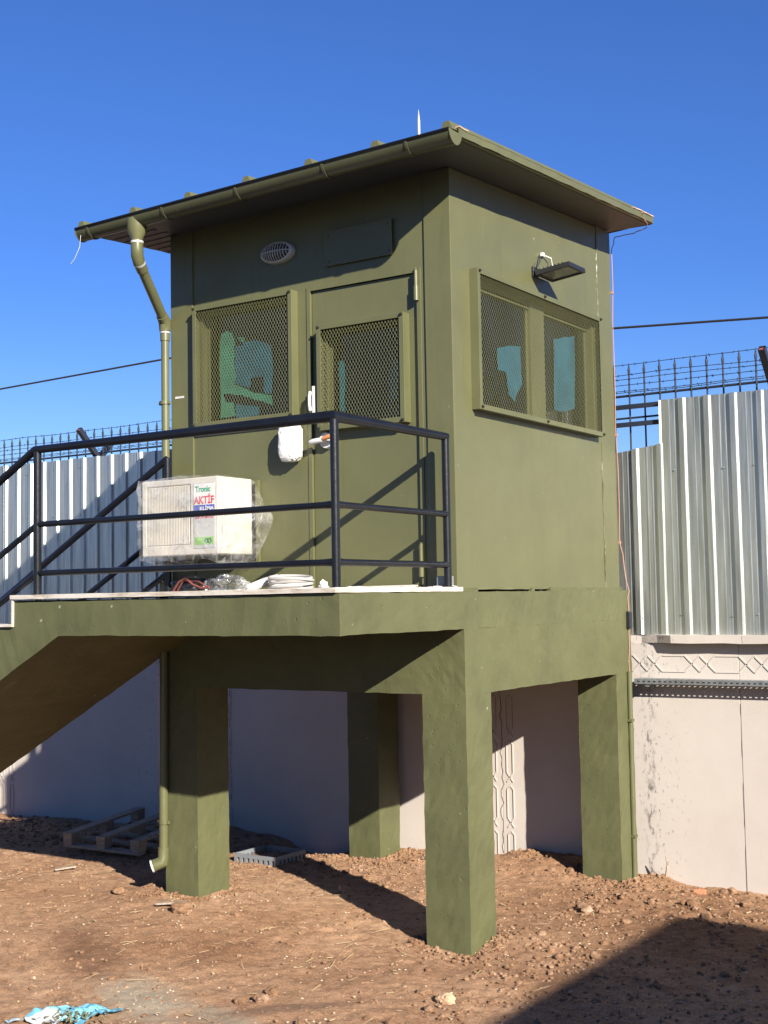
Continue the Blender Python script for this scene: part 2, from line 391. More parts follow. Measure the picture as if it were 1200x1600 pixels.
def text(name, s, mat, parent, x0, x1, z0, z1, y, thick=.0012):
    c = bpy.data.curves.new(name, 'FONT'); c.body = s; c.extrude = 0; c.offset = .026
    t = bpy.data.objects.new('tmp', c); COL.objects.link(t); bpy.context.view_layer.update()
    me = bpy.data.meshes.new_from_object(t.evaluated_get(bpy.context.evaluated_depsgraph_get()))
    bpy.data.objects.remove(t)
    xs = [v.co.x for v in me.vertices]; ys = [v.co.y for v in me.vertices]
    ax, bx, ay, by = min(xs), max(xs), min(ys), max(ys)
    mb = MB(); mb.v = [(x0+(v.co.x-ax)/(bx-ax)*(x1-x0), y, z0+(v.co.y-ay)/(by-ay)*(z1-z0)) for v in me.vertices]
    mb.f = [tuple(p.vertices) for p in me.polygons]; bpy.data.meshes.remove(me)
    o = obj(name, mb, mat, parent, fix=False)
    so_ = o.modifiers.new('solid', 'SOLIDIFY'); so_.thickness = thick; so_.offset = 0
    return o
def expanded(u0, u1, v0, v1, t, axis, w=.0235, h=.040, sw=.0021, sd=.0020):
    mb = MB(); nz = int((u1-u0)/(w/2)); nr = int((v1-v0)/(h/2)); hw = (u1-u0)/nz; hh = (v1-v0)/nr
    def P(u, v, d): return (u, t+d, v) if axis == 'y' else (t+d, u, v)
    for i in range(nz):
        cx = u0+(i+.5)*hw; base = len(mb.v)
        for j in range(nr+1):
            sgn = 1 if (i+j) % 2 else -1
            x = cx+sgn*hw/2*.86; z = v0+j*hh; tw = sgn*.0007
            for (du, dd) in ((-sw/2, -sd/2+tw), (sw/2, -sd/2-tw), (sw/2, sd/2-tw), (-sw/2, sd/2+tw)): mb.v.append(P(x+du, z, dd))
        for j in range(nr):
            a = base+4*j
            for k in range(4): mb.f.append((a+k, a+(k+1) % 4, a+4+(k+1) % 4, a+4+k))
    return mb

# ------------------------------------------------------------------ ground
CTRL = [(0,-.01,-2.143),(-.3,0,-2.111),(0,.3,-2.095),(-2.4,0,-2.035),(-2.13,0,-2.04),(-2.137,2.2,-2.167),(0,2.12,-2.13),(-.32,2.2,-2.113),(-1.63,.87,-2.10),(-2.85,1.5,-2.11),
 (-7.2,2.62,-2.245),(-5.8,2.62,-2.20),(-4.29,2.62,-2.10),(-3.6,2.62,-2.16),(-3.03,2.62,-2.28),(-2.19,2.62,-2.148),(-1.6,2.62,-2.09),(-1.24,2.62,-2.114),(-.95,2.55,-2.04),(-.6,2.5,-2.05),(-.07,2.62,-2.15),(.15,2.55,-2.13),(.36,2.62,-2.2),(.93,2.62,-2.2),
 (-1.2,-2.2,-2.1),(0,-1.5,-2.1),(1.5,-.3,-2.12),(1.3,1.2,-2.1),(-3,-.6,-2.08),(-5,.5,-2.12),(-7,.5,-2.2),(3,2.6,-2.25),(-10,0,-2.2),(3,-3,-2.1)]
def gz(x, y):
    sw, sz = 1e-9, 0
    for cx, cy, cz in CTRL:
        w_ = 1/((x-cx)**2+(y-cy)**2+.02)**1.6; sw += w_; sz += w_*cz
    z = sz/sw
    p = Vector((x, y, 0))
    z += .014*noise.noise(p*.9) + .012*noise.noise(p*3.1)
    k = .5+.5*noise.noise(p*.7+Vector((5, 5, 0)))
    rough = (.35+.9*k)*(1.5 if y > 1.2 else 1.0)
    z += rough*(.012*noise.noise(p*8)+.012*(abs(noise.noise(p*15))-.25)+.013*(abs(noise.noise(p*29+Vector((3,1,0))))-.25)+.007*noise.noise(p*42))
    return z
def axis_pts(a, b, st, far):
    n = int((b-a)/st); mid = [a+i*(b-a)/n for i in range(n+1)]
    out = []; d = st
    x = a
    while x > -far: d *= 1.6; x -= d; out.append(x)
    out = out[::-1]+mid; d = st; x = b
    while x < far: d *= 1.6; x += d; out.append(x)
    return out
gx = axis_pts(-8, 2.6, .026, 300); gy = axis_pts(-2.8, 2.75, .026, 300)
gm = MB(); gm.smooth = True
for yy in gy:
    for xx in gx: gm.v.append((xx, yy, gz(xx, yy) if abs(xx) < 14 and abs(yy) < 14 else -2.12))
nx_ = len(gx)
for j in range(len(gy)-1):
    for i in range(nx_-1):
        a = j*nx_+i; gm.f.append((a, a+1, a+nx_+1, a+nx_))
g = obj('ground', gm, 'soil', fix=False); g['kind'] = 'structure'
g.data.shade_smooth()
M_['bounce_cut_dark'] = plain('bounce_cut_dark', (.05, .05, .052), .9, var=.25, scale=9, bmp=.6, bscale=90)  # dark colour for the added slabs that soak up ground bounce
rd = MB(); rd.box(-70, 70, -40, -3.3, -2.3, -2.02); rd = rough_up(rd, 3.0, .01)
o = obj('bounce_cut_front', rd, 'bounce_cut_dark'); o['kind'] = 'structure'  # unseen slab, added to cut light bounced onto the cabin front
rd = MB(); rd.prism([(-2.3, -3.29), (-4.2, -.5), (-5.6, .6), (-14, .6), (-14, -3.29)], 'z', -2.4, -2.03)
o = obj('bounce_cut_stairs', rough_up(rd, .5, .006), 'bounce_cut_dark'); o['kind'] = 'structure'  # second added slab out of view, cuts bounce under the stairs
# loose clods and gravel nobody could count
gv = MB()
for i in range(34000):
    x = rnd.uniform(-7.2, 2.2); y = rnd.uniform(-2.5, 2.58)
    if -.33 < x < .02 and -.02 < y < .33: continue
    k = .5+.5*noise.noise(Vector((x*.8, y*.8, 3)))
    cl = noise.noise(Vector((x*2.6, y*2.6, 9)))
    reg = .30 if (x < .2 and y < .9) else 1.0
    if rnd.random() > (.10+1.0*max(0, k-.25)+1.1*max(0, cl))*reg: continue
    r = .0038+.012*rnd.random()**2.7
    if y > 1.1 or (abs(x) < .6 and abs(y) < .5): r *= 1.35
    if rnd.random() < .03: r *= 2.3
    gv.ico((x, y, gz(x, y)+r*.25), r, i, (1, 1, .75), .3)
GC = gv
for (cx_, cy_) in ((-.152, .154), (-2.26, .16), (-2.26, 2.34), (-.155, 2.35)):
    for i in range(420):
        an = rnd.random()*6.283; q = .17+abs(rnd.gauss(0, .07)); x = cx_+max(-1, min(1, 1.4*math.cos(an)))*q; y = cy_+max(-1, min(1, 1.4*math.sin(an)))*q
        if abs(x-cx_) < .15 and abs(y-cy_) < .15: continue
        r = .005+.014*rnd.random()**2; gv.ico((x, y, gz(x, y)+r*.3), r, 50000+i, (1, 1, .8), .3)
g = obj('gravel', gv, 'rock', fix=False); tag(g, 'loose clods and small stones strewn over the reddish soil', 'gravel'); g['kind'] = 'stuff'
pv = MB()
for i in range(7000):
    x = rnd.uniform(-7, 2.2); y = rnd.uniform(-2.5, 2.5)
    if rnd.random() > .35+.9*max(0, noise.noise(Vector((x*1.3, y*1.3, 4)))+.2): continue
    r = .0025+.005*rnd.random()**2.2; pv.ico((x, y, gz(x, y)+r*.4), r, 90000+i, (1.2, 1, .6), .25)
g = obj('grit', pv, 'palegrit', fix=False); tag(g, 'pale grit and mortar crumbs scattered thinly over the soil', 'grit'); g['kind'] = 'stuff'
sw_ = MB()
for i in range(330):
    x = rnd.uniform(-6, 2.2); y = rnd.uniform(-2.4, 2.3); an = rnd.random()*3.14; l = rnd.uniform(.02, .11)
    z = gz(x, y)+.008; sw_.bar((x, y, z), (x+math.cos(an)*l, y+math.sin(an)*l, z+rnd.uniform(-.004, .018)), .003, .002)
for i in range(150):
    x = rnd.uniform(-6, 2.2); y = rnd.uniform(-2.4, 2.3); an = rnd.random()*3.14; l = rnd.uniform(.01, .04)
    z = gz(x, y)+.009; sw_.bar((x, y, z), (x+math.cos(an)*l, y+math.sin(an)*l, z+rnd.uniform(-.004, .01)), rnd.uniform(.006, .016), .003)
g = obj('straw', sw_, 'straw', fix=False); tag(g, 'scattered dry straw and wood splinters on the soil', 'straw'); g['kind'] = 'stuff'
rocks = [
 (.37, -.905, .045, 'rounded tan rock in the foreground soil below the nearest column', 'orange tan'),
 (.20, -.84, .032, 'brown clod just left of the largest foreground rock', ''),
 (-.42, -1.42, .038, 'pinkish stone in a small cluster left of the foreground centre', ''),
 (-.50, -1.50, .028, 'smaller reddish stone at the left end of a small cluster', ''),
 (-.47, -1.28, .032, 'brown stone standing behind a small stone cluster', ''),
 (-1.95, -.35, .06, 'broad flat tan stone in front of the left column', ''),
 (-2.75, -.12, .045, 'oblong earth clod left of the left column in the sun', ''),
 (.68, .22, .04, 'pale stone on the edge of the large foreground shadow', ''),
 (.95, 2.1, .04, 'earth clod near the pale wall at the right edge', ''),
 (-1.98, 2.0, .035, 'pale yellow stone at the foot of the shaded rear column', ''),
]
for i, (x, y, r, lb, _) in enumerate(rocks):
    o = MB(); o.ico((x, y, gz(x, y)+r*.35), r, 100+i, (1.15, .9, .7), .28, 2); o.smooth = False
    tag(obj('rock', o, 'rock' if i else 'tanrock', fix=False), lb, 'rock', 'loose rocks lying on the soil')
bk = MB(); bk.prism([(.50, 2.30), (.585, 2.33), (.55, 2.38)], 'z', gz(.53, 2.33)-.01, gz(.53, 2.33)+.03)
tag(obj('brick_shard', bk, 'brick', bevel=.004), 'orange brick shard lying at the foot of the pale wall', 'brick')
for (x, y, l, an, lb) in ((-2.2, -.32, .2, .5, 'pale broken wood piece in front of the left column'), (-3.9, .35, .16, .9, 'short plank scrap in the shade in front of the pallet')):
    o = MB(); z = gz(x, y)+.02; o.bar((x, y, z), (x+l*math.cos(an), y+l*math.sin(an), z+.012), .045, .012)
    tag(obj('wood_scrap', o, 'wood', bevel=.002), lb, 'wood scrap')

# ------------------------------------------------------------------ concrete platform on columns
W, D, d = 2.412, 2.498, 1.272
cw = .304; BZ = -.626; SZ = -.232; TOP = -.012
plat = thing('concrete_platform', (-1.2, 1.2, -2.12), 'olive painted concrete platform on four square columns carrying the cabin', 'platform')
def col(x0, y0, dx=cw, dy=cw):
    m = MB(); m.box(x0, x0+dx, y0, y0+dy, -2.35, BZ); obj('column', rough_up(m, .035, .0045), 'conc', plat)
col(-cw, 0, .304, .309); col(-W, 0, .296, .323); col(-W, D-cw); col(-.310, D-.292, .310, .292)
m = MB(); grid_holes(m, (-W, 0), (0, D), [(-W+.3, -.3, .3, D-.3)], BZ, SZ, 'z'); obj('beam', rough_up(m, .04, .0045), 'conc', plat)
m = MB(); m.box(-W, 0, 0, D, SZ, TOP); obj('floor_slab', rough_up(m, .04, .0045), 'conc', plat)
# landing with stair flight, one casting: side outline extruded across its width
N = 15; RI, TR = .1505, .2805; X0 = -2.475
out = [(0, TOP)]; x, z = X0, -.03
out.append((X0, TOP-.018))
for i in range(N-1):
    z -= RI; out.append((x, z)); x -= TR; out.append((x, z))
out.append((x, -2.35)); out.append((x+.45, -2.35))
sl_ = RI/TR
xs_ = -2.085
out.append((xs_-(2.2+SZ)/sl_, -2.2)); out.append((xs_, SZ)); out.append((0, SZ))
land = MB(); land.prism(out, 'y', -d, 0)
obj('landing', rough_up(land, .05, .005), 'conc', plat)
m = MB(); m.box(X0-.02, -.03, -d-.02, -.002, -.010, .004); 
tiles = MB()
for a, b2 in ((X0-.018, -1.72), (-1.717, -.95), (-.947, -.012)):
    t = MB(); t.box(a, b2, -d-.02, .02, -.0085, .018-.001*rnd.random()); tiles.v_ = 0; tiles.add(t.v, t.f)
obj('floor_tile', rough_up(tiles, .1, .0025), 'marble', plat)
x, z = X0, -.03
for i in range(N-1):
    t = MB(); t.box(x-.016, x-.0005, -d-.012, 0, z-RI+.020, z+.018-.004)
    z -= RI; t.box(x-TR-.018, x-.002, -d-.02, 0, z+.002, z+.020); x -= TR
    obj('step_tile', rough_up(t, .2, .0015), 'marble', plat)
# white mortar spills and filler bead under the cabin
m = MB()
for i in range(26):
    x = rnd.uniform(-1.15, -.05); m.ico((x, rnd.uniform(-.12, .02), .02), rnd.uniform(.012, .035), i, (1.6, 1, .35), .3)
for i in range(20):
    m.ico((rnd.uniform(-.18, -.05), rnd.uniform(-1.1, -.1), .02), rnd.uniform(.01, .03), 60+i, (1, 1.6, .3), .3)
obj('mortar_spill', m, 'mortar', plat)['kind'] = 'stuff'
m = MB()
for (a, b2) in ((.04, .26), (.98, 1.02), (1.25, 2.47)):
    m = MB(); m.box(-.075, -.045, a, b2, TOP-.004, .012); obj('filler', rough_up(m, .05, .004), 'conc', plat)

# ------------------------------------------------------------------ guard cabin
cab = thing('guard_cabin', (-1.2, 1.25, 0), 'olive green steel guard cabin with a flat overhanging roof on the platform', 'cabin')
XR, XL, YF, YB = -.062, -2.370, .040, 2.46
def ztop(y): return 2.595+.06*y
WIN = (-2.085, -1.275, 1.185, 1.972); DOOR = (-1.145, -.315, .03, 1.985); ACH = (-2.13, -1.605, .215, .745)
# front and other walls
m = MB(); grid_holes(m, (XL+.2, -.255), (.004, 2.597), [WIN, DOOR, ACH], YF+.012, YF+.05, 'y'); obj('front_wall', m, 'olive', cab)
SW = (.30, 2.088, 1.152, 1.972)
m = MB(); grid_holes(m, (YF+.075, 2.215), (.004, 2.60), [SW], XR-.05, XR-.004, 'x'); m.v = [(x, y, z if z < 2.5 else ztop(y)) for x, y, z in m.v]; obj('side_wall', m, 'olive', cab)
m = MB(); m.box(XL+.002, XL+.05, YF+.21, YB-.01, .004, 2.60); obj('side_wall', m, 'olive', cab)
m = MB(); m.box(XL+.05, XR-.05, YB-.05, YB-.006, .004, 2.70); obj('rear_wall', m, 'olive', cab)
# corner posts, folded plate
m = MB(); m.prism([(-.255, YF), (XR, YF), (XR, YF+.255), (XR-.05, YF+.255), (XR-.05, YF+.05), (-.255, YF+.05)], 'z', .004, 2.60); obj('corner_post', m, 'olive', cab, bevel=.004)
m = MB(); m.prism([(XL, YF), (XL+.205, YF), (XL+.205, YF+.05), (XL+.05, YF+.05), (XL+.05, YF+.205), (XL, YF+.205)], 'z', .004, 2.595); obj('corner_post', m, 'olive', cab, bevel=.004)
m = MB(); m.prism([(XR, 2.215), (XR, YB), (XR-.21, YB), (XR-.21, YB-.004), (XR-.05, YB-.004), (XR-.05, 2.215)], 'z', .004, 2.735); obj('corner_post', m, 'olive', cab, bevel=.004)
m = MB(); m.tube([(XR-.002, 2.213, .01), (XR-.002, 2.213, 2.70)], .006, 6); obj('weld_bead', rough_up(m, .02, .004), 'olive', cab)
m = MB(); m.box(XL+.05, XR-.05, YF+.05, YB-.05, .004, .012); obj('floor', m, 'inside', cab)
m = MB(); m.box(XL+.052, XL+.06, YF+.05, YB-.05, .012, 2.56); m.box(XL+.06, XR-.06, YB-.06, YB-.052, .012, 2.56); m.box(XL+.05, XR-.052, YF+.052, YB-.052, 2.56, 2.57)
obj('lining', m, 'inside', cab)
m = MB(); m.box(XR-.004, XR+.006, YF-.004, 2.2, .002, .014); obj('base_strip', rough_up(m, .05, .003), 'olive', cab)

def screws(parent, pts, axis):
    for p in pts:
        m = MB(); q = Vector(p); dr = Vector((0,-1,0)) if axis == 'y' else Vector((1,0,0))
        m.tube([q, q+dr*.006, q+dr*.014], [.011, .010, .005], 8); obj('screw', m, 'screw', parent)
def grille(parent, u0, u1, v0, v1, t_wall, axis, depth=.058, fl=.032, flb=None):
    """box frame standing off the wall with expanded metal set in it"""
    s = -1 if axis == 'y' else 1; tf = t_wall+s*depth
    m = MB(); grid_holes(m, (u0, u1), (v0, v1), [(u0+fl, u1-fl, v0+fl, v1-fl)], min(tf, tf-s*.005), max(tf, tf-s*.005), axis)
    grid_holes(m, (u0+.0006, u1-.0006), (v0+.0006, v1-.0006), [(u0+.005, u1-.005, v0+.005, v1-.005)], min(t_wall, tf-s*.0055), max(t_wall, tf-s*.0055), axis)
    fr = obj('grille_frame', m, 'olive', parent, bevel=.002)
    obj('wire_mesh', expanded(u0+fl-.012, u1-fl+.012, v0+fl-.012, v1-fl+.012, tf-s*.010, axis, sw=.0021 if axis == 'y' else .0015, sd=.0020 if axis == 'y' else .0012), 'olive', parent, fix=False)
    return fr
def sash(parent, u0, u1, v0, v1, t, axis, fw_=.05, th=.03):
    m = MB(); grid_holes(m, (u0, u1), (v0, v1), [(u0+fw_, u1-fw_, v0+fw_, v1-fw_)], t, t+th, axis); obj('sash', m, 'olive', parent, bevel=.002)
    m = MB()
    if axis == 'y': m.box(u0+fw_-.005, u1-fw_+.005, t+th*.5-.002, t+th*.5+.002, v0+fw_-.005, v1-fw_+.005)
    else: m.box(t+th*.5-.002, t+th*.5+.002, u0+fw_-.005, u1-fw_+.005, v0+fw_-.005, v1-fw_+.005)
    obj('pane', m, 'glass', parent)
def film(parent, poly, mat, t, axis):
    m = MB(); cx = sum(p[0] for p in poly)/len(poly); pts = []
    for i, p in enumerate(poly):
        q = poly[(i+1) % len(poly)]
        for k in range(4):
            f = k/4; a = (p[0]*(1-f)+q[0]*f, p[1]*(1-f)+q[1]*f)
            n_ = .016*noise.noise(Vector((a[0]*22, a[1]*22, 0))); pts.append((a[0]+n_, a[1]-n_))
    m.prism(pts, axis, t, t+.001); obj('film', m, mat, parent)
def child_empty(name, parent):
    o = bpy.data.objects.new(name, None); COL.objects.link(o); o.parent = parent; OFF[o.name] = OFF[parent.name]; o.empty_display_size = .05; return o
# left window
wd = child_empty('window', cab)
grille(wd, -2.115, -1.248, 1.155, 2.000, YF+.012, 'y', .072)
sash(wd, -2.084, -1.276, 1.186, 1.971, YF+.062, 'y', .022, .02)
tf = YF+.066
m = MB(); grid_holes(m, (-2.13, -1.24), (1.15, 2.01), [(-2.0845, -1.2755, 1.1855, 1.9715)], YF+.0505, YF+.085, 'y'); obj('reveal', m, 'olive', wd)
film(wd, [(-1.974, 1.216), (-1.835, 1.23), (-1.851, 1.325), (-1.938, 1.34), (-1.942, 1.388), (-1.781, 1.365), (-1.629, 1.31), (-1.517, 1.273), (-1.52, 1.339), (-1.679, 1.375), (-1.798, 1.427), (-1.841, 1.438), (-1.841, 1.742), (-1.854, 1.797), (-1.923, 1.837), (-1.958, 1.811), (-1.973, 1.717)], 'film_green', tf, 'y')
film(wd, [(-1.839, 1.445), (-1.712, 1.411), (-1.695, 1.476), (-1.593, 1.485), (-1.578, 1.351), (-1.516, 1.358), (-1.511, 1.667), (-1.573, 1.708), (-1.674, 1.737), (-1.755, 1.731), (-1.76, 1.705), (-1.837, 1.701)], 'film_blue', tf, 'y')
film(wd, [(-1.811, 1.771), (-1.746, 1.763), (-1.757, 1.735), (-1.785, 1.737)], 'film_green', tf, 'y')
film(wd, [(-1.833, 1.216), (-1.631, 1.211), (-1.63, 1.27), (-1.832, 1.31)], 'film_blue', tf, 'y')
screws(wd, [(-2.105, YF-.060, 1.985), (-1.265, YF-.060, 1.985), (-2.105, YF-.060, 1.17), (-1.265, YF-.060, 1.17)], 'y')
# door
dr = MB(); grid_holes(dr, (DOOR[0]+.004, DOOR[1]-.004), (DOOR[2]+.004, DOOR[3]-.005), [(-1.03, -.415, 1.075, 1.705)], YF+.026, YF+.052, 'y')
door = obj('door', dr, 'olive', cab, bevel=.002)
m = MB(); grid_holes(m, (DOOR[0]-.028, DOOR[1]+.028), (.004, DOOR[3]+.026), [(DOOR[0]+.003, DOOR[1]-.003, .004, DOOR[3]-.003)], YF+.0055, YF+.0118, 'y'); obj('door_frame', m, 'olive', cab, bevel=.0015)
grille(door, -1.058, -.385, 1.045, 1.735, YF+.026, 'y', .075, .034)
sash(door, -1.029, -.416, 1.076, 1.704, YF+.066, 'y', .018, .02)
m = MB(); grid_holes(m, (-1.08, -.37), (1.04, 1.74), [(-1.0295, -.4155, 1.0755, 1.7045)], YF+.0525, YF+.088, 'y'); obj('reveal', m, 'olive', door)
film(door, [(-0.961, 1.183), (-0.919, 1.17), (-0.913, 1.474), (-0.932, 1.508), (-0.96, 1.508)], 'film_teal', tf, 'y')
film(door, [(-0.566, 1.18), (-0.548, 1.166), (-0.514, 1.206), (-0.503, 1.229), (-0.498, 1.451), (-0.542, 1.456), (-0.564, 1.428)], 'film_teal', tf, 'y')
screws(door, [(-1.043, YF-.049, 1.72), (-.40, YF-.049, 1.72), (-1.043, YF-.049, 1.06), (-.40, YF-.049, 1.06)], 'y')
for z0, z1 in ((1.80, 1.99), (.085, .285)):
    m = MB(); m.tube([(-.312, YF-.008, z0), (-.312, YF-.008, z0+(z1-z0)*.48), (-.312, YF-.008, z0+(z1-z0)*.49), (-.312, YF-.008, z1)], [.017, .017, .012, .012], 12)
    m.tube([(-.312, YF-.008, z1), (-.312, YF-.008, z1+.018)], .006, 8); obj('hinge', m, 'olive', door)
m = MB(); m.tube([(-1.115, YF-.045+.07, 1.18), (-1.115, YF-.045, 1.19), (-1.115, YF-.052, 1.215), (-1.115, YF-.052, 1.275), (-1.115, YF-.045, 1.30), (-1.115, YF+.02, 1.31)], .011, 10)
m.box(-1.095, -1.075, YF-.050, YF-.046, 1.16, 1.34); obj('pull_handle', m, 'white', door)
m = MB()
m.tube([(-1.02, YF+.026, .985), (-1.02, YF-.012, .985)], [.055, .050], 20); m.tube([(-1.02, YF-.012, .985), (-1.02, YF-.05, .985)], .014)
m.tube([(-1.02, YF-.05, .985), (-1.09, YF-.055, .975), (-1.115, YF-.05, .975)], [.016, .020, .014], 10)
ds = obj('door_handle', m, 'white', door)
m = MB(); m.tube([(-1.01, YF-.052, .99), (-.96, YF-.055, 1.0), (-.93, YF-.05, .995)], [.014, .016, .012], 10); obj('lever_grip', m, 'orange', door)
# plate above door
m = MB(); m.box(-1.012, -.482, YF-.012, YF-.006, 2.12, 2.352)
for x in (-.98, -.515):
    for z in (2.15, 2.322): m.tube([(x, YF+.012, z), (x, YF-.018, z)], .010, 8)
obj('wall_plate', m, 'olive', cab, bevel=.001)
m = MB(); m.box(-2.33, -2.25, YF-.003, YF+.0, 1.385, 1.400); obj('sticker', m, 'mortar', cab)
# opening frame of the air conditioner
m = MB(); grid_holes(m, (ACH[0]-.0, ACH[1]+.022), (ACH[2]-.022, ACH[3]+.02), [(ACH[0]+.004, ACH[1]-.004, ACH[2]+.004, ACH[3]-.004)], YF-.012, YF+.012, 'y'); obj('opening_frame', m, 'olive', cab, bevel=.002)
# side window
sw2 = child_empty('window', cab)
grille(sw2, .262, 2.125, 1.118, 2.010, XR-.004, 'x', .066, .034)
for (a, b2, t) in ((.301, 1.150, XR-.073), (1.355, 2.087, XR-.073)): sash(sw2, a, b2, 1.153, 1.971, t, 'x', .022, .02)
m = MB(); m.box(XR-.12, XR-.030, 1.150, 1.355, 1.1525, 1.9715); obj('mullion', m, 'olive', sw2, bevel=.003)
m = MB(); grid_holes(m, (.26, 2.13), (1.11, 2.01), [(.3005, 2.0875, 1.1525, 1.9715)], XR-.075, XR-.0505, 'x'); m.box(XR-.046, XR-.038, .302, 1.149, 1.912, 1.924); m.box(XR-.046, XR-.038, 1.356, 2.086, 1.912, 1.924); obj('reveal', m, 'olive', sw2)
film(sw2, [(0.703, 1.584), (1.03, 1.65), (1.035, 1.393), (0.932, 1.257), (0.848, 1.287), (0.821, 1.43), (0.705, 1.439)], 'film_blue', XR-.052, 'x')
film(sw2, [(1.543, 1.772), (1.896, 1.846), (1.872, 1.305), (1.533, 1.258)], 'film_blue', XR-.052, 'x')
screws(sw2, [(XR+.062, .285, 1.993), (XR+.062, 1.19, 1.993), (XR+.062, 2.108, 1.993), (XR+.062, .285, 1.135), (XR+.062, 1.19, 1.135), (XR+.062, 2.108, 1.135)], 'x')
# roof
def zt(x, y): return 2.585+.06*(y+.42)+.020*(x-.27)   # underside plane
RX0, RX1, RY0, RY1 = -2.72, .272, -.405, 2.505
def slab(m, x0, x1, y0, y1, h0, h1):
    m.add([(x, y, zt(x, y)+h) for h in (h0, h1) for (x, y) in ((x0,y0),(x1,y0),(x1,y1),(x0,y1))], [(0,3,2,1),(4,5,6,7),(0,1,5,4),(1,2,6,5),(2,3,7,6),(3,0,4,7)]); return m
m = MB(); slab(m, RX0+.004, RX1-.004, RY0, RY1, 0, .036)
for i in range(7):
    xc = .225-.4925*i
    for (a0, a1) in ((RY0-.065, RY1+.005),):
        p = [(xc-.040, .036), (xc-.018, .088), (xc+.018, .088), (xc+.040, .036)]
        m.add([(x, y, zt(x, y)+h) for y in (a0, a1) for (x, h) in p], [(0,1,2,3)[::-1], (4,5,6,7), (0,1,5,4), (1,2,6,5), (2,3,7,6), (3,0,4,7)])
roof = obj('roof', m, 'olive', cab)
m = MB(); slab(m, RX1, RX1+.005, RY0-.01, RY1+.01, .004, .046); slab(m, RX0-.005, RX0, RY0-.01, RY1+.01, -.002, .046); slab(m, RX0, RX1, RY1, RY1+.006, -.004, .044)
slab(m, RX1-.05, RX1+.007, RY0-.008, RY1, .0462, .0505)
obj('fascia', rough_up(m, .08, .0045), 'olive', roof)
m = MB(); slab(m, RX1-.03, RX1+.012, 2.12, RY1+.012, .052, .060); obj('edge_tape', rough_up(m, .05, .005), 'rust', roof)
m = MB(); slab(m, RX1-.02, RX1+.010, RY0-.012, RY0+.10, .052, .060); obj('edge_tape', rough_up(m, .05, .005), 'rust', roof)
m = MB(); slab(m, RX0+.03, RX1-.03, RY0+.03, RY1-.03, -.004, -.0005)
k = RY0+.1
while k < RY1-.05: slab(m, RX0+.03, -2.30, k, k+.03, -.008, -.0045); k += .11
obj('soffit', m, 'soffit', roof)
# gutter
def zg(x): return 2.603+.019*(x-.27)
GY = -.452; GR = .066
m = MB(); m.smooth = True; nseg = 14; xsn = [-2.735+i*(3.005/24) for i in range(25)]
for x in xsn:
    for rr_ in (GR, GR-.004):
        for k in range(nseg+1):
            an = math.pi+math.pi*k/nseg; m.v.append((x, GY+rr_*math.cos(an), zg(x)+rr_*1.12*math.sin(an)))
L_ = 2*(nseg+1)
for i in range(len(xsn)-1):
    for q in (0, nseg+1):
        for k in range(nseg):
            a = i*L_+q+k; m.f.append((a, a+1, a+1+L_, a+L_))
    for k in (0, nseg):
        a = i*L_+k; b2 = i*L_+nseg+1+k; m.f.append((a, b2, b2+L_, a+L_))
obj('gutter', m, 'olive_dark', roof)
m = MB(); m.tube([(xsn[0], GY-GR-.003, zg(xsn[0])), (xsn[-1], GY-GR-.003, zg(xsn[-1]))], .009, 8); obj('gutter_bead', m, 'rail', roof)
for x, t in ((xsn[0], -.006), (xsn[-1], .006)):
    m = MB(); pl = [(GY+(GR+.004)*math.cos(math.pi+math.pi*k/nseg), zg(x)+(GR+.004)*1.12*math.sin(math.pi+math.pi*k/nseg)) for k in range(nseg+1)]
    m.prism(pl, 'x', x, x+t); obj('gutter_cap', m, 'olive', roof, bevel=.001)
for x in (-2.62, -1.93, -1.30, -.62, -.02):
    m = MB(); P = []
    for k in range(nseg+1):
        an = math.pi+math.pi*k/nseg; P.append((GY+(GR+.006)*math.cos(an), zg(x)+(GR+.006)*1.12*math.sin(an)))
    for s_ in (-.009, .009):
        for (py_, pz_) in P: m.v.append((x+s_, py_, pz_))
        for k, (py_, pz_) in enumerate(P):
            an = math.pi+math.pi*k/nseg; m.v.append((x+s_, py_-.005*math.cos(an), pz_-.0055*math.sin(an)))
    n1_ = nseg+1
    for k in range(nseg):
        m.f += [(k, k+1, 2*n1_+k+1, 2*n1_+k), (n1_+k, n1_+k+1, 3*n1_+k+1, 3*n1_+k), (k, k+1, n1_+k+1, n1_+k), (2*n1_+k, 2*n1_+k+1, 3*n1_+k+1, 3*n1_+k)]
    obj('gutter_strap', m, 'olive_dark', roof)
# downpipe
ox = -2.215
dp = child_empty('downpipe', cab)
m = MB(); m.tube([(ox, GY, zg(ox)-.020), (ox, GY, zg(ox)-.10), (ox, GY, zg(ox)-.150), (ox, GY, 2.37)], [.070, .066, .040, .038], 18); obj('outlet', m, 'olive', dp)
m = MB(); m.tube([(ox, GY, 2.375), (ox, GY, 2.33), (ox-.002, GY+.004, 2.29), (ox-.02, GY+.04, 2.25)], [.042, .042, .040, .041], 18); obj('elbow', m, 'olive', dp)
a = Vector((ox-.018, GY+.035, 2.255)); b2 = Vector((-2.387, -.002, 1.935))
m = MB(); m.tube([a, b2], .035, 18); obj('pipe', m, 'olive', dp)
m = MB(); dd = (b2-a).normalized(); m.tube([a+dd*.005, a+dd*.02], .0425, 18); obj('seal_ring', m, 'greyw', dp)
m = MB(); m.tube([(ox, GY, 2.372), (ox, GY, 2.386)], .044, 18); obj('seal_ring', m, 'greyw', dp)
m = MB(); m.tube([a+dd*.025, a+dd*.075], .0405, 18); obj('elbow', m, 'olive', dp)
m = MB(); m.tube([b2-dd*.06, b2, (-2.390, .002, 1.87)], [.041, .041, .040], 18); obj('elbow', m, 'olive', dp)
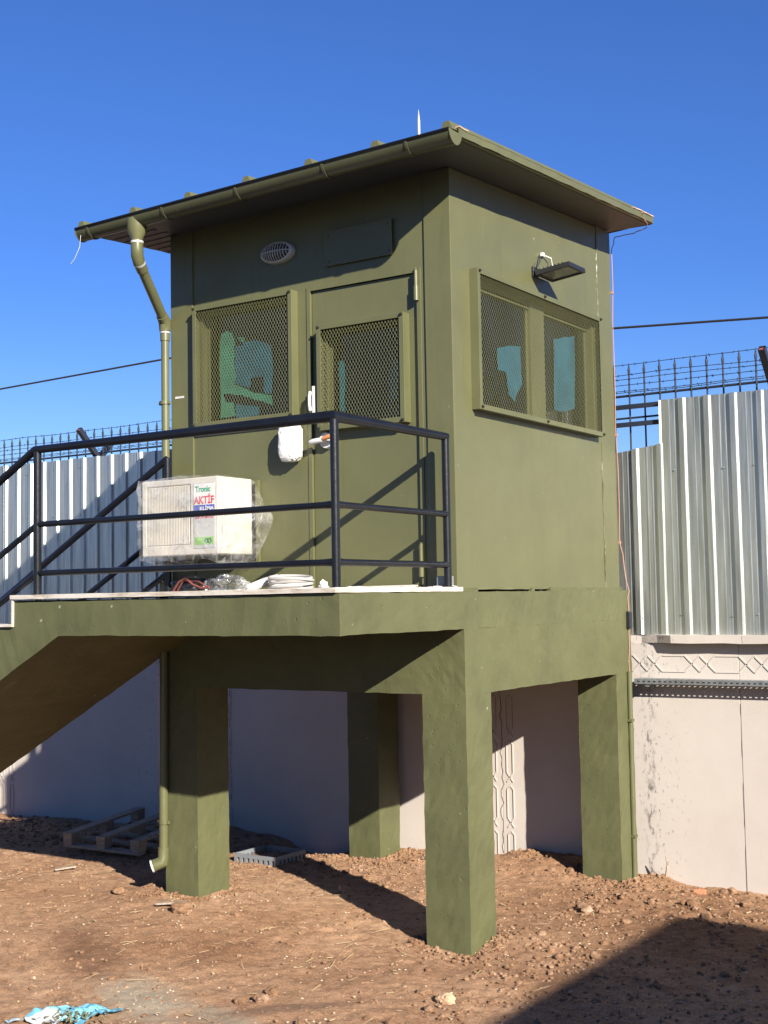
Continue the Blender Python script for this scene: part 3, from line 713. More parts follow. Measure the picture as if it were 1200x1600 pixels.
m = MB(); m.tube([(-2.390, .002, 1.90), (-2.390, .002, .05)], .028, 16); m.tube([(-2.395, -.020, .10), (-2.398, -.036, -1.78)], .031, 16); m.tube([(-2.390, .002, 1.86), (-2.390, .002, 1.80)], .034, 16); obj('pipe', m, 'olive', dp)
m = MB(); m.tube([(-2.390, .002, 1.865), (-2.390, .002, 1.855)], .036, 16); obj('seal_ring', m, 'greyw', dp)
for z in (1.36, -1.55):
    m = MB(); y_ = .002 if z > 0 else -.034; m.tube([(-2.393, y_, z-.012), (-2.393, y_, z+.012)], .037, 16); m.box(-2.442, -2.424, y_-.012, y_+.012, z-.014, z+.014); m.box(-2.366, -2.350, y_-.012, y_+.012, z-.01, z+.01); obj('pipe_clip', m, 'olive', dp)
m = MB(); m.tube([(-2.398, -.036, -1.72), (-2.398, -.036, -1.79), (-2.402, -.042, -1.82), (-2.452, -.085, -1.845)], [.038, .038, .040, .042], 18); obj('spout', m, 'olive', dp)
m = MB(); m.tube([(-2.450, -.083, -1.844), (-2.459, -.091, -1.848)], [.0425, .0425], 18); obj('spout_rim', m, 'white', dp)
# lightning rod
m = MB(); m.tube([(-.987, 1.2, 2.70), (-.987, 1.2, 3.44), (-.987, 1.2, 3.53)], [.011, .011, .001], 8)
tag(obj('lightning_rod', m, 'greyw'), 'thin pale lightning rod rising from the cabin roof', 'lightning rod')
# copper down conductor
m = MB(); pts = [(-.45, 1.9, 2.745), (.0, 2.05, 2.80), (.2, 2.18, 2.85), (.282, 2.28, 2.79), (.27, 2.42, 2.715), (.12, 2.50, 2.712), (-.03, 2.495, 2.705), (-.056, 2.478, 2.60), (-.056, 2.466, 1.5), (-.050, 2.466, .35), (.004, 2.47, -.02), (.008, 2.44, -.2), (.008, 2.44, -.66)]
fine = []
for i in range(len(pts)-1):
    for k in range(4):
        f = k/4; fine.append(tuple(pts[i][j]*(1-f)+pts[i+1][j]*f+(.004*math.sin(9*i+k*2) if j < 2 else 0) for j in range(3)))
fine.append(pts[-1])
con = thing('down_conductor', (0, 2.45, -2.12), 'copper lightning cable running down the rear right corner to a green conduit', 'cable')
m.tube(fine, .0036, 6); obj('copper_cable', m, 'copper', con)
for z in (2.27, 1.17, .35):
    m = MB(); m.box(-.062, -.046, 2.458, 2.474, z-.010, z+.010); obj('cable_clip', m, 'copper', con)
m = MB(); m.box(-.003, .034, 2.415, 2.465, -.30, -.17); obj('test_box', m, 'black', con, bevel=.008)
m = MB(); m.tube([(.014, 2.415, -.62), (.014, 2.405, -2.2)], .019, 12); obj('conduit', m, 'conc', con)
for z in (-.98, -1.83):
    m = MB(); m.box(-.002, .036, 2.385, 2.435, z-.01, z+.01); obj('cable_clip', m, 'conc', con)

# ------------------------------------------------------------------ fittings on the cabin (things of their own)
# bulkhead light
bl = thing('bulkhead_light', (-1.398, YF+.012, 2.278), 'oval white bulkhead light with a cage, under the eaves above the left window', 'wall light')
cx, cz, ax_, az_ = -1.398, 2.278, .138, .073
m = MB(); m.smooth = True; n = 36
prof = [(1.0, .0), (1.0, -.025), (.95, -.038), (.84, -.044), (.84, -.03), (.80, -.02)]
for (s_, dy) in prof:
    for k in range(n): m.v.append((cx+ax_*s_*math.cos(2*math.pi*k/n), YF+.012+dy, cz+(az_*s_ if s_ > .9 else az_*s_*.97)*math.sin(2*math.pi*k/n)))
for i in range(len(prof)-1):
    for k in range(n): m.f.append((i*n+k, i*n+(k+1) % n, (i+1)*n+(k+1) % n, (i+1)*n+k))
m.f.append(tuple(range(n))); obj('rim', m, 'greyw', bl)
m = MB(); m.smooth = True; rings = 6
for i in range(rings+1):
    t_ = i/rings*math.pi/2
    for k in range(n): m.v.append((cx+ax_*.80*math.cos(t_)*math.cos(2*math.pi*k/n), YF-.005-.035*math.sin(t_), cz+az_*.78*math.cos(t_)*math.sin(2*math.pi*k/n)))
for i in range(rings):
    for k in range(n): m.f.append((i*n+k, i*n+(k+1) % n, (i+1)*n+(k+1) % n, (i+1)*n+k))
obj('lens', m, plain('lens_smoke', (.05, .06, .07), .15), bl, fix=True)
m = MB()
def dome(u, v): r_ = min(1, u*u+v*v); return YF-.022-.042*math.sqrt(max(0, 1-r_))
for i in range(-5, 6):
    u = i/6.0; vm = math.sqrt(1-u*u); m.tube([(cx+ax_*.86*u, dome(u, v*vm), cz+az_*.86*v*vm) for v in [-1+k/5 for k in range(11)]], .0032, 6)
m.tube([(cx+ax_*.86*u, dome(u, 0)-.001, cz) for u in [-1+k/8 for k in range(17)]], .0036, 6); obj('cage', m, 'greyw', bl)
# flood light
fl = thing('flood_light', (XR, 1.24, 2.15), 'black floodlight tilted out from the side wall above the mesh window', 'floodlight')
m = MB(); o_ = Vector((XR+.03, 1.12, 2.150)); ex = Vector((.255, 0, .028)); ey = Vector((0, .255, 0)); nn_ = Vector((-.028, 0, .255)).normalized()
def pan(m, a0, a1, b0, b1, h0, h1):
    vs = [o_+ex*a+ey*b+nn_*h for h in (h0, h1) for (a, b) in ((a0,b0),(a1,b0),(a1,b1),(a0,b1))]
    m.add(vs, [(0,3,2,1),(4,5,6,7),(0,1,5,4),(1,2,6,5),(2,3,7,6),(3,0,4,7)])
pan(m, 0, .08, 0, 1, -.018, .014); pan(m, .92, 1, 0, 1, -.018, .014); pan(m, .08, .92, 0, .08, -.018, .014); pan(m, .08, .92, .92, 1, -.018, .014)
pan(m, .0805, .9195, .0805, .9195, .002, .0135)
for k in range(7): pan(m, .1+.11*k, .13+.11*k, .05, .95, .0145, .026)
obj('housing', m, 'black', fl, bevel=.002)
m = MB(); pan(m, .085, .915, .085, .915, -.010, -.007); obj('lamp_glass', m, plain('frosted_lamp_glass', (.30, .31, .30), .15), fl)
m = MB(); pan(m, .3, .7, .3, .7, -.006, -.002); obj('led_plate', m, 'greyw', fl)
m = MB(); m.box(XR-.003, XR+.012, 1.13, 1.21, 2.13, 2.20); m.tube([(XR+.01, 1.14, 2.165), (XR+.06, 1.14, 2.165)], .012, 8); m.tube([(XR+.01, 1.20, 2.165), (XR+.06, 1.20, 2.165)], .012, 8); obj('bracket', m, 'black', fl, bevel=.002)
m = MB(); m.tube([(XR+.02, 1.17, 2.19), (XR+.03, 1.20, 2.25), (XR+.005, 1.24, 2.30)], .005, 6); m.tube([(XR+.015, 1.13, 2.19), (XR+.02, 1.14, 2.225)], .003, 6); obj('cable', m, 'cable', fl)
m = MB(); m.tube([(XR+.005, 1.29, 2.315), (XR+.035, 1.36, 2.30), (XR+.03, 1.39, 2.25), (XR+.035, 1.34, 2.18)], .0045, 6); m.box(XR, XR+.02, 1.265, 1.295, 2.30, 2.325); obj('cable', m, 'white', fl)
# plastic-wrapped box by the door
m = MB(); m.ico((0, 0, 0), 1, 5, (1, 1, 1), .0, 4); m.smooth = True
def sq(t, p): return math.copysign(abs(t)**p, t)
m.v = [(-1.28+.078*sq(x, .55)*(1+.10*noise.noise(Vector((x*3, y*3, z*3)))+.08*abs(noise.noise(Vector((x*7, y*7, z*4))))), YF-.045+.055*sq(y, .6)*(1+.16*abs(noise.noise(Vector((x*6, z*7, 1))))), .99+.128*sq(z, .5)+.012*noise.noise(Vector((x*5, y*5, z*5)))) for x, y, z in m.v]
tag(obj('wrapped_box', m, 'wrapped' if 0 else 'wrapw'), 'small box wrapped in crumpled white plastic, fixed left of the door', 'wrapped box')

# ------------------------------------------------------------------ window air conditioner
AX0, AX1, AY0, AY1, AZ0, AZ1 = -2.305, -1.632, -.325, .025, .265, .772
ac = thing('air_conditioner', (-1.97, -.15, AZ0), 'cream air conditioner unit wrapped in clear plastic, sticking out of the cabin front wall', 'air conditioner')
m = MB(); grid_holes(m, (AX0, AX1), (AZ0, AZ1), [(-2.262, -1.872, .335, .728)], AY0, AY0+.05, 'y'); m.box(AX0+.001, AX1-.001, AY0+.0502, AY1, AZ0+.001, AZ1-.001); obj('casing', m, 'acbody', ac, bevel=.008)
m = MB(); n = 27
for i in range(n):
    x = -2.258+i*(.382/n); m.box(x, x+.0075, AY0+.001, AY0+.030, .337, .726)
m.box(-2.262, -1.872, AY0+.034, AY0+.049, .335, .728); obj('louvre', m, 'acbody', ac)
m = MB(); m.box(-1.838, -1.655, AY0-.004, AY0-.0002, .305, .735); pn = obj('control_panel', m, 'labelgrey', ac, bevel=.002)
yy_ = AY0-.0055
m = MB(); m.box(-1.836, -1.657, AY0-.0050, AY0-.0041, .560, .728); obj('label_sheet', m, 'white', pn)
text('lettering', 'Tronic', 'grn', pn, -1.822, -1.69, .672, .712, yy_)
text('lettering', 'AKTİF', 'red', pn, -1.834, -1.66, .595, .662, yy_)
m = MB(); m.box(-1.836, -1.657, AY0-.0052, AY0-.0041, .548, .588); obj('label_band', m, 'blue', pn)
text('lettering', 'KLİMA', 'white', pn, -1.782, -1.662, .553, .585, yy_-.0005)
text('lettering', '5500 BTU', 'red', pn, -1.825, -1.665, .500, .522, yy_)
m = MB(); m.box(-1.828, -1.668, AY0-.0052, AY0-.0041, .328, .378); obj('label_band', m, 'lime', pn, bevel=.0003)
m = MB()
for cx2 in (-1.727, -1.699): m.tube([(cx2+.012*math.cos(a), yy_-.001, .353+.015*math.sin(a)) for a in [k*math.pi/6 for k in range(13)]], .0026, 6)
obj('symbol', m, 'navy', pn)
# crumpled clear wrap: shell around the unit, bulging to a loose tail on the right
m = MB(); m.ico((0,0,0), 1, 3, (1,1,1), 0, 5)
nv = []
for x, y, z in m.v:
    v = Vector((x, y, z)); mx_ = max(abs(v.x), abs(v.y), abs(v.z)); q = v/mx_*.55+v*.45*1.1
    q = Vector([max(-1, min(1, c_)) for c_ in v/mx_])*.86+v*.14
    X = -1.968+q.x*.374; Y = -.155+q.y*.205; Z = .512+q.z*.284
    if q.x > .55: 
        k = (q.x-.55)/.45; bulge = math.exp(-((Z-.50)/.17)**2); X += .16*k*bulge; Y += .03*k*bulge; Z += -.02*k
    if q.z < -.6: Z -= .03*(.5+noise.noise(Vector((X*6, Y*6, 0))))
    pn_ = Vector((X, Y, Z)); dv = Vector((noise.noise(pn_*9), noise.noise(pn_*9+Vector((4,0,0))), noise.noise(pn_*9+Vector((0,4,0)))))
    r_ = Vector((abs(noise.noise(pn_*22)),)*3)
    if Y > .02: Y = .02+.01*(Y-.02)
    nv.append((X+dv.x*.022+.010*r_.x, min(Y, .025)-abs(dv.y)*.012-.008*r_.y, Z+dv.z*.018))
m.v = nv; m.smooth = True; wr = obj('wrap', m, 'wrap', ac, fix=False); wr.data.shade_smooth()
# litter under the unit
def lump(name, c, s, mat, seed, lb, cat, parent=None, jit=.35, sub=3):
    m = MB(); m.ico(c, 1, seed, s, jit, sub); z0 = c[2]-s[2]*.7
    m.v = [(x, y, max(z, z0)) for x, y, z in m.v]; o = obj(name, m, mat, parent, fix=False)
    if lb: tag(o, lb, cat)
    return o
bag = thing('black_bag', (-1.93, -.22, .018), 'black rubbish bag with a red cable on the landing under the air conditioner', 'bag')
lump('bag_body', (-1.93, -.22, .06), (.20, .10, .07), 'blackbag', 11, None, None, bag)
m = MB(); m.tube([(-2.02, -.33, .03), (-1.96, -.34, .09), (-1.90, -.34, .115), (-1.84, -.34, .07), (-1.76, -.34, .045), (-1.70, -.34, .05)], .008, 6); m.tube([(-2.0, -.32, .02), (-1.93, -.33, .10), (-1.80, -.33, .09), (-1.72, -.34, .055)], .006, 6); obj('cable', m, 'redwire', bag)
m = MB(); m.ico((0,0,0), 1, 3, (1,1,1), .25, 4); m.smooth = True
m.v = [(-1.62+x*.16+.03*noise.noise(Vector((x*4, y*4, z))), -.26+y*.09, max(.02, .06+z*.065+.02*noise.noise(Vector((x*5, z*5, y*3))))) for x, y, z in m.v]
o = obj('plastic_sheet', m, 'wrap', fix=False); tag(o, 'crumpled clear plastic sheet on the landing below the air conditioner corner', 'plastic sheet')
m = MB(); m.tube([(-1.50, -.20, .03), (-1.42, -.12, .075), (-1.36, -.05, .10)], .030, 14)
tag(obj('pipe_offcut', m, 'greyw'), 'short grey pipe offcut on the landing beside the white hose coil', 'pipe')
m = MB()
for k in range(5):
    r_ = .155-.006*(k % 3); cx_, cy_, cz_ = -1.20+.006*(k % 2), -.13, .032+.017*k
    m.tube([(cx_+r_*math.cos(a), cy_+r_*.75*math.sin(a), cz_+.012*math.sin(a+k)+(.02*math.sin(a) if k > 3 else 0)) for a in [q*2*math.pi/28 for q in range(29)]], .0095, 8)
tag(obj('hose_coil', m, 'greyw'), 'coil of white hose lying on the landing by the door', 'hose')
lump('plastic_scrap', (-.99, -.06, .045), (.03, .02, .035), 'wrapw', 31, 'small crumpled white plastic scrap at the door sill', 'plastic scrap')
m = MB(); m.box(-.85, -.33, -.06, .02, .018, .036); tag(obj('sill_strip', rough_up(m, .05, .003), 'marble'), 'white stone threshold strip in front of the door', 'threshold')
m = MB(); m.box(-.155, -.075, -.05, .02, .018, .085); tag(obj('tile_offcut', m, 'crate', bevel=.003), 'grey tile offcut leaning by the last rail post', 'tile')

# ------------------------------------------------------------------ railings
HR = (.918, .452, .150)
rl = thing('landing_railing', (-1.2, -1.22, .018), 'dark blue black tubular steel railing around the landing and down the stairs', 'railing')
xc, yc = -.055, -1.22; rt = .024; slp = .5365
def post(x, y, zb, zt_, r=.0235): m = MB(); m.tube([(x, y, zb), (x, y, zt_)], r, 14); m.tube([(x, y, zb), (x, y, zb+.006)], r*1.5, 14); obj('post', m, 'rail', rl)
post(xc, yc, .017, .905); post(-2.325, yc, .017, .905, .025); post(xc-.005, -.075, .017, .905)
for i, h in enumerate(HR):
    L2 = 3.9 if i == 0 else 3.9
    m = MB(); r = rt if i == 0 else .0185
    pts = [(-2.345-L2, yc, h-L2*slp), (-2.345 if i == 0 else -2.325, yc, h), (xc, yc, h), (xc-.005, -.062, h)] if i == 0 else None
    if i == 0: m.tube(pts, r, 14)
    else:
        m.tube([(-2.345-L2, yc, h-L2*slp), (-2.325, yc, h)], r, 12); m.tube([(-2.325, yc, h), (xc-.08, yc, h), (xc, yc, h)], [r, r, r*1.25], 12); m.tube([(xc, yc, h), (xc, yc+.08, h), (xc-.005, -.15, h), (xc-.005, -.075, h)], [r*1.25, r, r, r*1.2], 12)
    obj('rail', m, 'rail', rl)
for k in (1.35, 2.7, 3.85):
    post(-2.345-k, yc, -k*slp-.08, HR[0]-k*slp-.01)
rb = thing('stair_railing', (-3.9, -.08, -.9), 'dark tubular handrail on the far side of the stairs beside the cabin', 'railing')
m = MB(); m.tube([(-2.30, -.08, .95), (-6.1, -.08, .95-3.8*.56)], .024, 14); obj('rail', m, 'rail', rb)
for h in (.455, .16):
    m = MB(); m.tube([(-2.30, -.08, h), (-6.1, -.08, h-3.8*.55)], .020, 12); obj('rail', m, 'rail', rb)
for k in (0, 1.3, 2.55, 3.75):
    m = MB(); m.tube([(-2.30-k, -.08, -k*slp+(.017 if k == 0 else -.1)), (-2.30-k, -.08, .955-k*.56)], .024, 12); obj('post', m, 'rail', rb)

# ------------------------------------------------------------------ precast boundary wall
YW = 2.62
pw = thing('precast_wall', (-3, YW, -2.2), 'pale pinkish precast concrete wall with zigzag relief below the metal sheets', 'wall')
joints = [-13.0, -10.05, -7.12, -4.14, -1.195, .782, 3.7, 6.6]
for a, b2 in zip(joints[:-1], joints[1:]):
    m = MB(); m.box(a+.001, b2-.001, YW, YW+.12, -2.6, -.41); obj('wall_panel', m, 'precast', pw, bevel=.003)
m = MB(); m.box(joints[0], joints[-1], YW+.01, YW+.11, -2.6, -.42); obj('wall_core', m, 'mortar', pw)
# coping, broken at its left end
m = MB(); a = -13
while a < 6.5:
    b2 = a+1.95 if not a < -.0 < a+1.95 else .84
    m.box(a, b2-.004, YW-.092, YW+.16, -.412, -.352); a = b2
cp = rough_up(m, .10, .006)
cp.v = [((x, y+(.085*max(0, min(1, (.28-x)/.16))*(1+.35*noise.noise(Vector((x*30, z*30, 0)))) if y < YW-.04 and -.4 < x < .28 else 0), z+(.012*noise.noise(Vector((x*40, 1, 0))) if x < .28 and x > -.4 else 0))) for x, y, z in cp.v]
obj('coping', cp, 'precast', pw)
# relief lines
rel = MB()
def ridge(p, q, wd=.010, hh=.007):
    rel.bar((p[0], YW-hh/2+.001, p[1]), (q[0], YW-hh/2+.001, q[1]), hh, wd)
zA, zB = -.507, -.625; zm = (zA+zB)/2
x = -12.6
while x < 6.3:
    # period .41 : hexagon then diamond
    k = x-((x-.20) % .41)
    x0_ = x
    pts = [(x0_, zm), (x0_+.058, zA), (x0_+.235, zA), (x0_+.293, zm)]
    ridge(pts[0], pts[1]); ridge(pts[1], pts[2]); ridge(pts[2], pts[3]); ridge((x0_, zm), (x0_+.058, zB)); ridge((x0_+.058, zB), (x0_+.235, zB)); ridge((x0_+.235, zB), (x0_+.293, zm))
    ridge((x0_+.293, zm), (x0_+.351, zA)); ridge((x0_+.351, zA), (x0_+.41, zm)); ridge((x0_+.293, zm), (x0_+.351, zB)); ridge((x0_+.351, zB), (x0_+.41, zm))
    x += .41
x += 0
shift = (.138-(-12.6)) % .41
rel.v = [(v[0]+shift, v[1], v[2]) for v in rel.v]
for xj in (-7.12, -4.14, -1.195):
    for sd in (-1, 1):
        xa = xj+sd*.075; z = -2.25
        while z < -.75:
            ridge((xa-.028, z), (xa+.028, z+.075)); ridge((xa+.028, z), (xa-.028, z+.075))
            ridge((xa-.028, z+.075), (xa-.028, z+.30)); ridge((xa+.028, z+.075), (xa+.028, z+.30)); z += .30+.06
            ridge((xa-.028, z-.06), (xa, z-.03)); ridge((xa+.028, z-.06), (xa, z-.03)); z += .0
obj('relief', rel, 'precast', pw, fix=False)
# cracks at the joints: thin dark grey strips on the wall face
def crack(x, seed, z0, z1, amp=.012, wd=.003):
    m = MB(); z = z0; g_ = random.Random(seed); px = x
    while z < z1:
        nx2 = x+g_.uniform(-amp, amp); m.bar((px, YW-.001, z), (nx2, YW-.001, z+.05), .002, wd); px = nx2; z += .05
    obj('crack', m, 'crackgrey', pw, fix=False)
crack(-1.195, 3, -2.1, -.65, .018, .005); crack(.782, 4, -2.2, -.85, .002, .0012); crack(-4.05, 6, -1.9, -.7, .02, .004)
# slotted cable tray
tr_ = thing('cable_tray', (1.5, YW, -.7), 'perforated grey metal cable tray along the pale wall right of the platform', 'cable tray')
m = MB(); XS, XE = .018, 4.6
hol = []; x = XS+.02
while x < XE-.03: hol.append((x, x+.022, -.701, -.691)); x += .042
grid_holes(m, (XS, XE), (-.714, -.676), hol, YW-.122, YW-.119, 'y')
hol = []; x = XS+.02
while x < XE-.03: hol.append((x, x+.016, YW-.070, YW-.058)); x += .042
grid_holes(m, (XS, XE), (YW-.119, YW-.002), hol, -.679, -.676, 'z'); obj('tray', m, 'galv', tr_, fix=False)
for x in (.10, 1.6, 3.1):
    m = MB(); m.box(x, x+.03, YW-.11, YW-.001, -.735, -.681); m.box(x, x+.03, YW-.012, YW-.0015, -.76, -.735); obj('bracket', m, 'galv', tr_)

# ------------------------------------------------------------------ corrugated sheet fence
sf = thing('sheet_fence', (-3, YW, -.35), 'ribbed galvanised metal sheet fence standing on the precast wall', 'fence')
def sheet(x0, x1, z0, zl, zr, yoff=0, ph=0.0, dark=False):
    """trapezoid ribs every .1985 m; sheet .8 mm-like skin with thickness"""
    P = .1985; prof = []
    k = math.floor((x0-ph)/P)
    base = [(0, 0), (.030, 0), (.036, -.0015), (.042, -.0015), (.048, 0), (.072, 0), (.078, -.0015), (.084, -.0015), (.090, 0), (.116, 0), (.126, -.021), (.164, -.021), (.179, 0)]
    xs = []
    while ph+k*P < x1+P:
        for (a, h) in base: xs.append((ph+k*P+a, h))
        k += 1
    inn = [(x, h) for x, h in xs if x0 < x < x1]
    def hat(x):
        for (a, ha), (b_, hb) in zip(xs[:-1], xs[1:]):
            if a <= x <= b_: return ha+(hb-ha)*(x-a)/max(1e-6, b_-a)
        return 0
    pr = [(x0, hat(x0))]+inn+[(x1, hat(x1))]
    m = MB(); n = len(pr)
    NZ = 8
    for th in (0, .0015):
        for j in range(NZ+1):
            for (x, h) in pr:
                zt_ = zl+(zr-zl)*(x-x0)/(x1-x0); z = z0+(zt_-z0)*j/NZ
                wv = .004*noise.noise(Vector((x*1.3, z*1.1, 0)))
                m.v.append((x+.003*noise.noise(Vector((x*2, z*.8, 4))), YW+.030+yoff+h+th+wv, z))
    Q = n*(NZ+1)
    for t_ in range(2):
        for j in range(NZ):
            for i in range(n-1):
                a = t_*Q+j*n+i; m.f.append((a, a+1, a+1+n, a+n) if t_ == 0 else (a, a+n, a+1+n, a+1))
    for i in range(n-1):
        m.f.append((i, Q+i, Q+i+1, i+1)); a = NZ*n+i; m.f.append((a, a+1, Q+a+1, Q+a))
    for j in range(NZ):
        a = j*n; m.f.append((a, a+n, Q+a+n, Q+a)); a = j*n+n-1; m.f.append((a, Q+a, Q+a+n, a+n))
    return obj('metal_sheet', m, 'zinc', sf, fix=False)
PH = .205-.150
x = -12.3; e = 0
edges = [-12.2, -11.2, -10.2, -9.21, -8.22, -7.22, -6.23, -5.24, -4.25, -3.25, -2.26, -1.27, -.30]
for i in range(len(edges)-1):
    t0_ = 1.458-.004*(edges[i]+7.2); t1_ = 1.458-.004*(edges[i+1]+7.2)
    sheet(edges[i], edges[i+1]+.02, -.352, t0_+rnd.uniform(-.004, .004), t1_+rnd.uniform(-.004, .004), (i % 2)*.0022, PH-.047)
sheet(-.28, .24, -.352, 1.035, 1.10, .0044, PH+.010)
edges = [.222, 1.215, 2.2, 3.2, 4.2, 5.2]
for i in range(len(edges)-1): sheet(edges[i], edges[i+1]+.02, -.352, 1.432, 1.428, (i % 2)*.0022, PH)
for i, x in enumerate([-6.85, -6.45, -6.05, -5.65, -5.25, .03, .33, .72, .92, 1.1]):
    for z in ((1.36, -.22, .87) if x < -1 else (-.22, .87)):
        m = MB(); q = (x+rnd.uniform(-.02, .02), YW+.026, z+rnd.uniform(-.02, .02)); m.tube([q, (q[0], q[1]-.006, q[2])], [.009, .006], 6); obj('screw', m, 'galv', sf)
for z in (1.41, 1.272):
    m = MB(); m.box(-12, 5.2, YW+.058, YW+.078, z-.018, z+.018); obj('backing_rail', m, 'fence', sf, bevel=.002)

# ------------------------------------------------------------------ spiked railing behind
YP = 2.735
sk = thing('spiked_fence', (-3, YP, -.35), 'dark spear topped steel fence with barbed wire rising above the metal sheets', 'fence')
m = MB(); m.tube([(0,0,0), (0,0,2.02)], .0075, 8); m.tube([(0,0,2.015), (0,0,2.032), (0,0,2.055), (0,0,2.075), (0,0,2.115)], [.008, .010, .012, .007, .001], 8)
b0_ = obj('bar', m, 'fence', sk)
b0_.location = (0, 0, 0)
me0 = b0_.data
for v in me0.vertices: v.co += Vector((-3, YP, -.35))
n_b = 0; x = .075; first = True
lst = [.075+.1252*k for k in range(-76, 19)]
for xb in lst:
    o = b0_ if first else b0_.copy()
    if not first: COL.objects.link(o); o.parent = sk
    o.location = (xb+3, 0, 0); first = False
for z, r in ((1.505, .010), (1.33, .008)):
    m = MB(); m.tube([(-9.6, YP+.012, z), (2.4, YP+.012, z)], r, 8); obj('rail', m, 'fence', sk)
ys_ = [YP-.02, YP-.08, YP-.14, YP+.06, YP+.02, YP+.10]
zs_ = [1.745, 1.655, 1.61, 1.60, 1.545, 1.545]
for si, (yw, zw) in enumerate(zip(ys_, zs_)):
    m = MB(); n = 120; ptsw = []
    for i in range(n+1):
        x = -9.6+12*i/n; ptsw.append((x, yw+.006*noise.noise(Vector((x*2, si*7, 0))), zw+.010*noise.noise(Vector((x*1.5, si*3, 5)))))
    m.tube(ptsw, .0028, 5)
    for i in range(0, n, 1):
        p = Vector(ptsw[i])+Vector((rnd.uniform(-.01, .01), 0, 0))
        for q in range(2):
            dv = Vector((rnd.uniform(-.4, .4), rnd.uniform(-1, 1), rnd.uniform(-1, 1))).normalized()*.012
            m.bar(p-dv, p+dv, .003, .003)
    obj('barbed_wire', m, 'galv' if 0 else 'fence', sk, fix=False)
for (x, b_) in ((-5.86, 1.46), (1.085, 1.44), (-9.3, 1.46)):
    for sgn, l, zz in ((-1, .27, .28), (1, .22, .22)):
        p0 = Vector((x, YP-.01, b_-.02)); p1 = p0+Vector((0, sgn*l, zz)); t_ = (p1-p0).normalized()
        m = MB(); sx = Vector((.025, 0, 0)); sy = t_.cross(Vector((1,0,0))).normalized()*.025
        for wl in (1, .86):
            for pp in (p0, p1):
                for (a, b2) in ((-1,-1),(1,-1),(1,1),(-1,1)): m.v.append(tuple(pp+sx*a*wl+sy*b2*wl))
        for k in range(4):
            k2 = (k+1) % 4; m.f += [(k, k2, 4+k2, 4+k), (8+k, 12+k, 12+k2, 8+k2), (4+k, 4+k2, 12+k2, 12+k)]
        m.f.append((8, 9, 10, 11)); obj('post_arm', m, 'fence', sk, fix=False)
        m = MB(); m.add([tuple(p1-t_*.05+sx*a*.84+sy*b2*.84) for a, b2 in ((-1,-1),(1,-1),(1,1),(-1,1))], [(0,1,2,3)])
        m.prism([(0,0)], 'x', 0, 0) if 0 else None
        pr_ = MB()
        for q_ in (0, 1):
            for (a, b2) in ((-1,-1),(1,-1),(1,1),(-1,1)): pr_.v.append(tuple(p1-t_*(.012+.02*q_)+sx*a*.85+sy*b2*.85))
        pr_.f = [(0,1,2,3), (7,6,5,4)]; obj('tube_lining', pr_, 'primer', sk, fix=False)
    m = MB(); m.box(x-.025, x+.025, YP+.02, YP+.07, -.35, b_); obj('post', m, 'fence', sk)

# ------------------------------------------------------------------ overhead wires far behind
def wire(pts, lb):
    m = MB(); m.tube(pts, .016, 6); tag(obj('overhead_wire', m, 'cable'), lb, 'wire', 'overhead wires')
wire([(-34, 9, 3.3), (-22, 9, 3.70), (-14.85, 9, 3.885), (-10.8, 9, 3.962), (-9, 9, 3.98)], 'thin dark overhead wire crossing the sky left of the cabin')
wire([(-7, 9, 3.75), (-2.85, 9, 3.437), (-.83, 9, 3.308), (5, 9, 2.95)], 'thin dark overhead wire crossing the sky right of the cabin')
# ribbon hanging from gutter end
m = MB(); p0 = Vector((-2.70, GY-.05, 2.50)); m.tube([p0, p0+Vector((-.01, 0, -.08)), p0+Vector((-.05, -.01, -.16)), p0+Vector((-.09, -.01, -.19))], .0018, 5)
tag(obj('string', m, 'mortar'), 'thin white string dangling from the left end of the gutter', 'string')

# ------------------------------------------------------------------ pallet and crate behind the columns
pl_ = thing('wooden_pallet', (-4.2, 1.6, -2.09), 'weathered wooden pallet lying in the shade under the landing', 'pallet')
A0 = Vector((-4.54, 1.02, -2.10)); eu = (Vector((-3.64, 1.10, -2.12))-A0).normalized(); ev = Vector((-eu.y, eu.x, 0)); ev = (ev*1.0+Vector((-.12, 0, .0))).normalized()
def pbox(m, u0, u1, v0, v1, z0, z1):
    vs = [A0+eu*u+ev*v+Vector((0, 0, z+.035*v)) for z in (z0, z1) for (u, v) in ((u0,v0),(u1,v0),(u1,v1),(u0,v1))]
    m.add(vs, [(0,3,2,1),(4,5,6,7),(0,1,5,4),(1,2,6,5),(2,3,7,6),(3,0,4,7)])
for u in (0, .36, .72):
    m = MB(); pbox(m, u, u+.095, 0, 1.15, .118, .138); obj('top_board', m, 'wood', pl_, bevel=.002)
    for v in (0, .52, 1.03):
        m = MB(); pbox(m, u+.004, u+.091, v+.002, v+.12, .0405, .1175); obj('block', m, 'wood', pl_, bevel=.002)
for v in (0, .26, .52, .78, 1.03):
    m = MB(); pbox(m, 0, .815, v, v+.095, .020, .040); obj('deck_board', m, 'wood', pl_, bevel=.002)
cr = thing('plastic_crate', (-2.62, 1.25, -2.08), 'low grey plastic crate half hidden behind the left column', 'crate')
m = MB(); cx0, cx1, cy0, cy1, cz0, cz1 = -2.95, -2.53, 1.36, 1.74, -2.15, -2.045
hs = [(cx0+.03+.05*k, cx0+.055+.05*k, cz0+.02, cz1-.03) for k in range(8)]
grid_holes(m, (cx0, cx1), (cz0, cz1), hs, cy0, cy0+.012, 'y'); grid_holes(m, (cx0, cx1), (cz0, cz1), hs, cy1, cy1+.012, 'y')
hs = [(cy0+.05+.05*k, cy0+.075+.05*k, cz0+.02, cz1-.03) for k in range(7)]
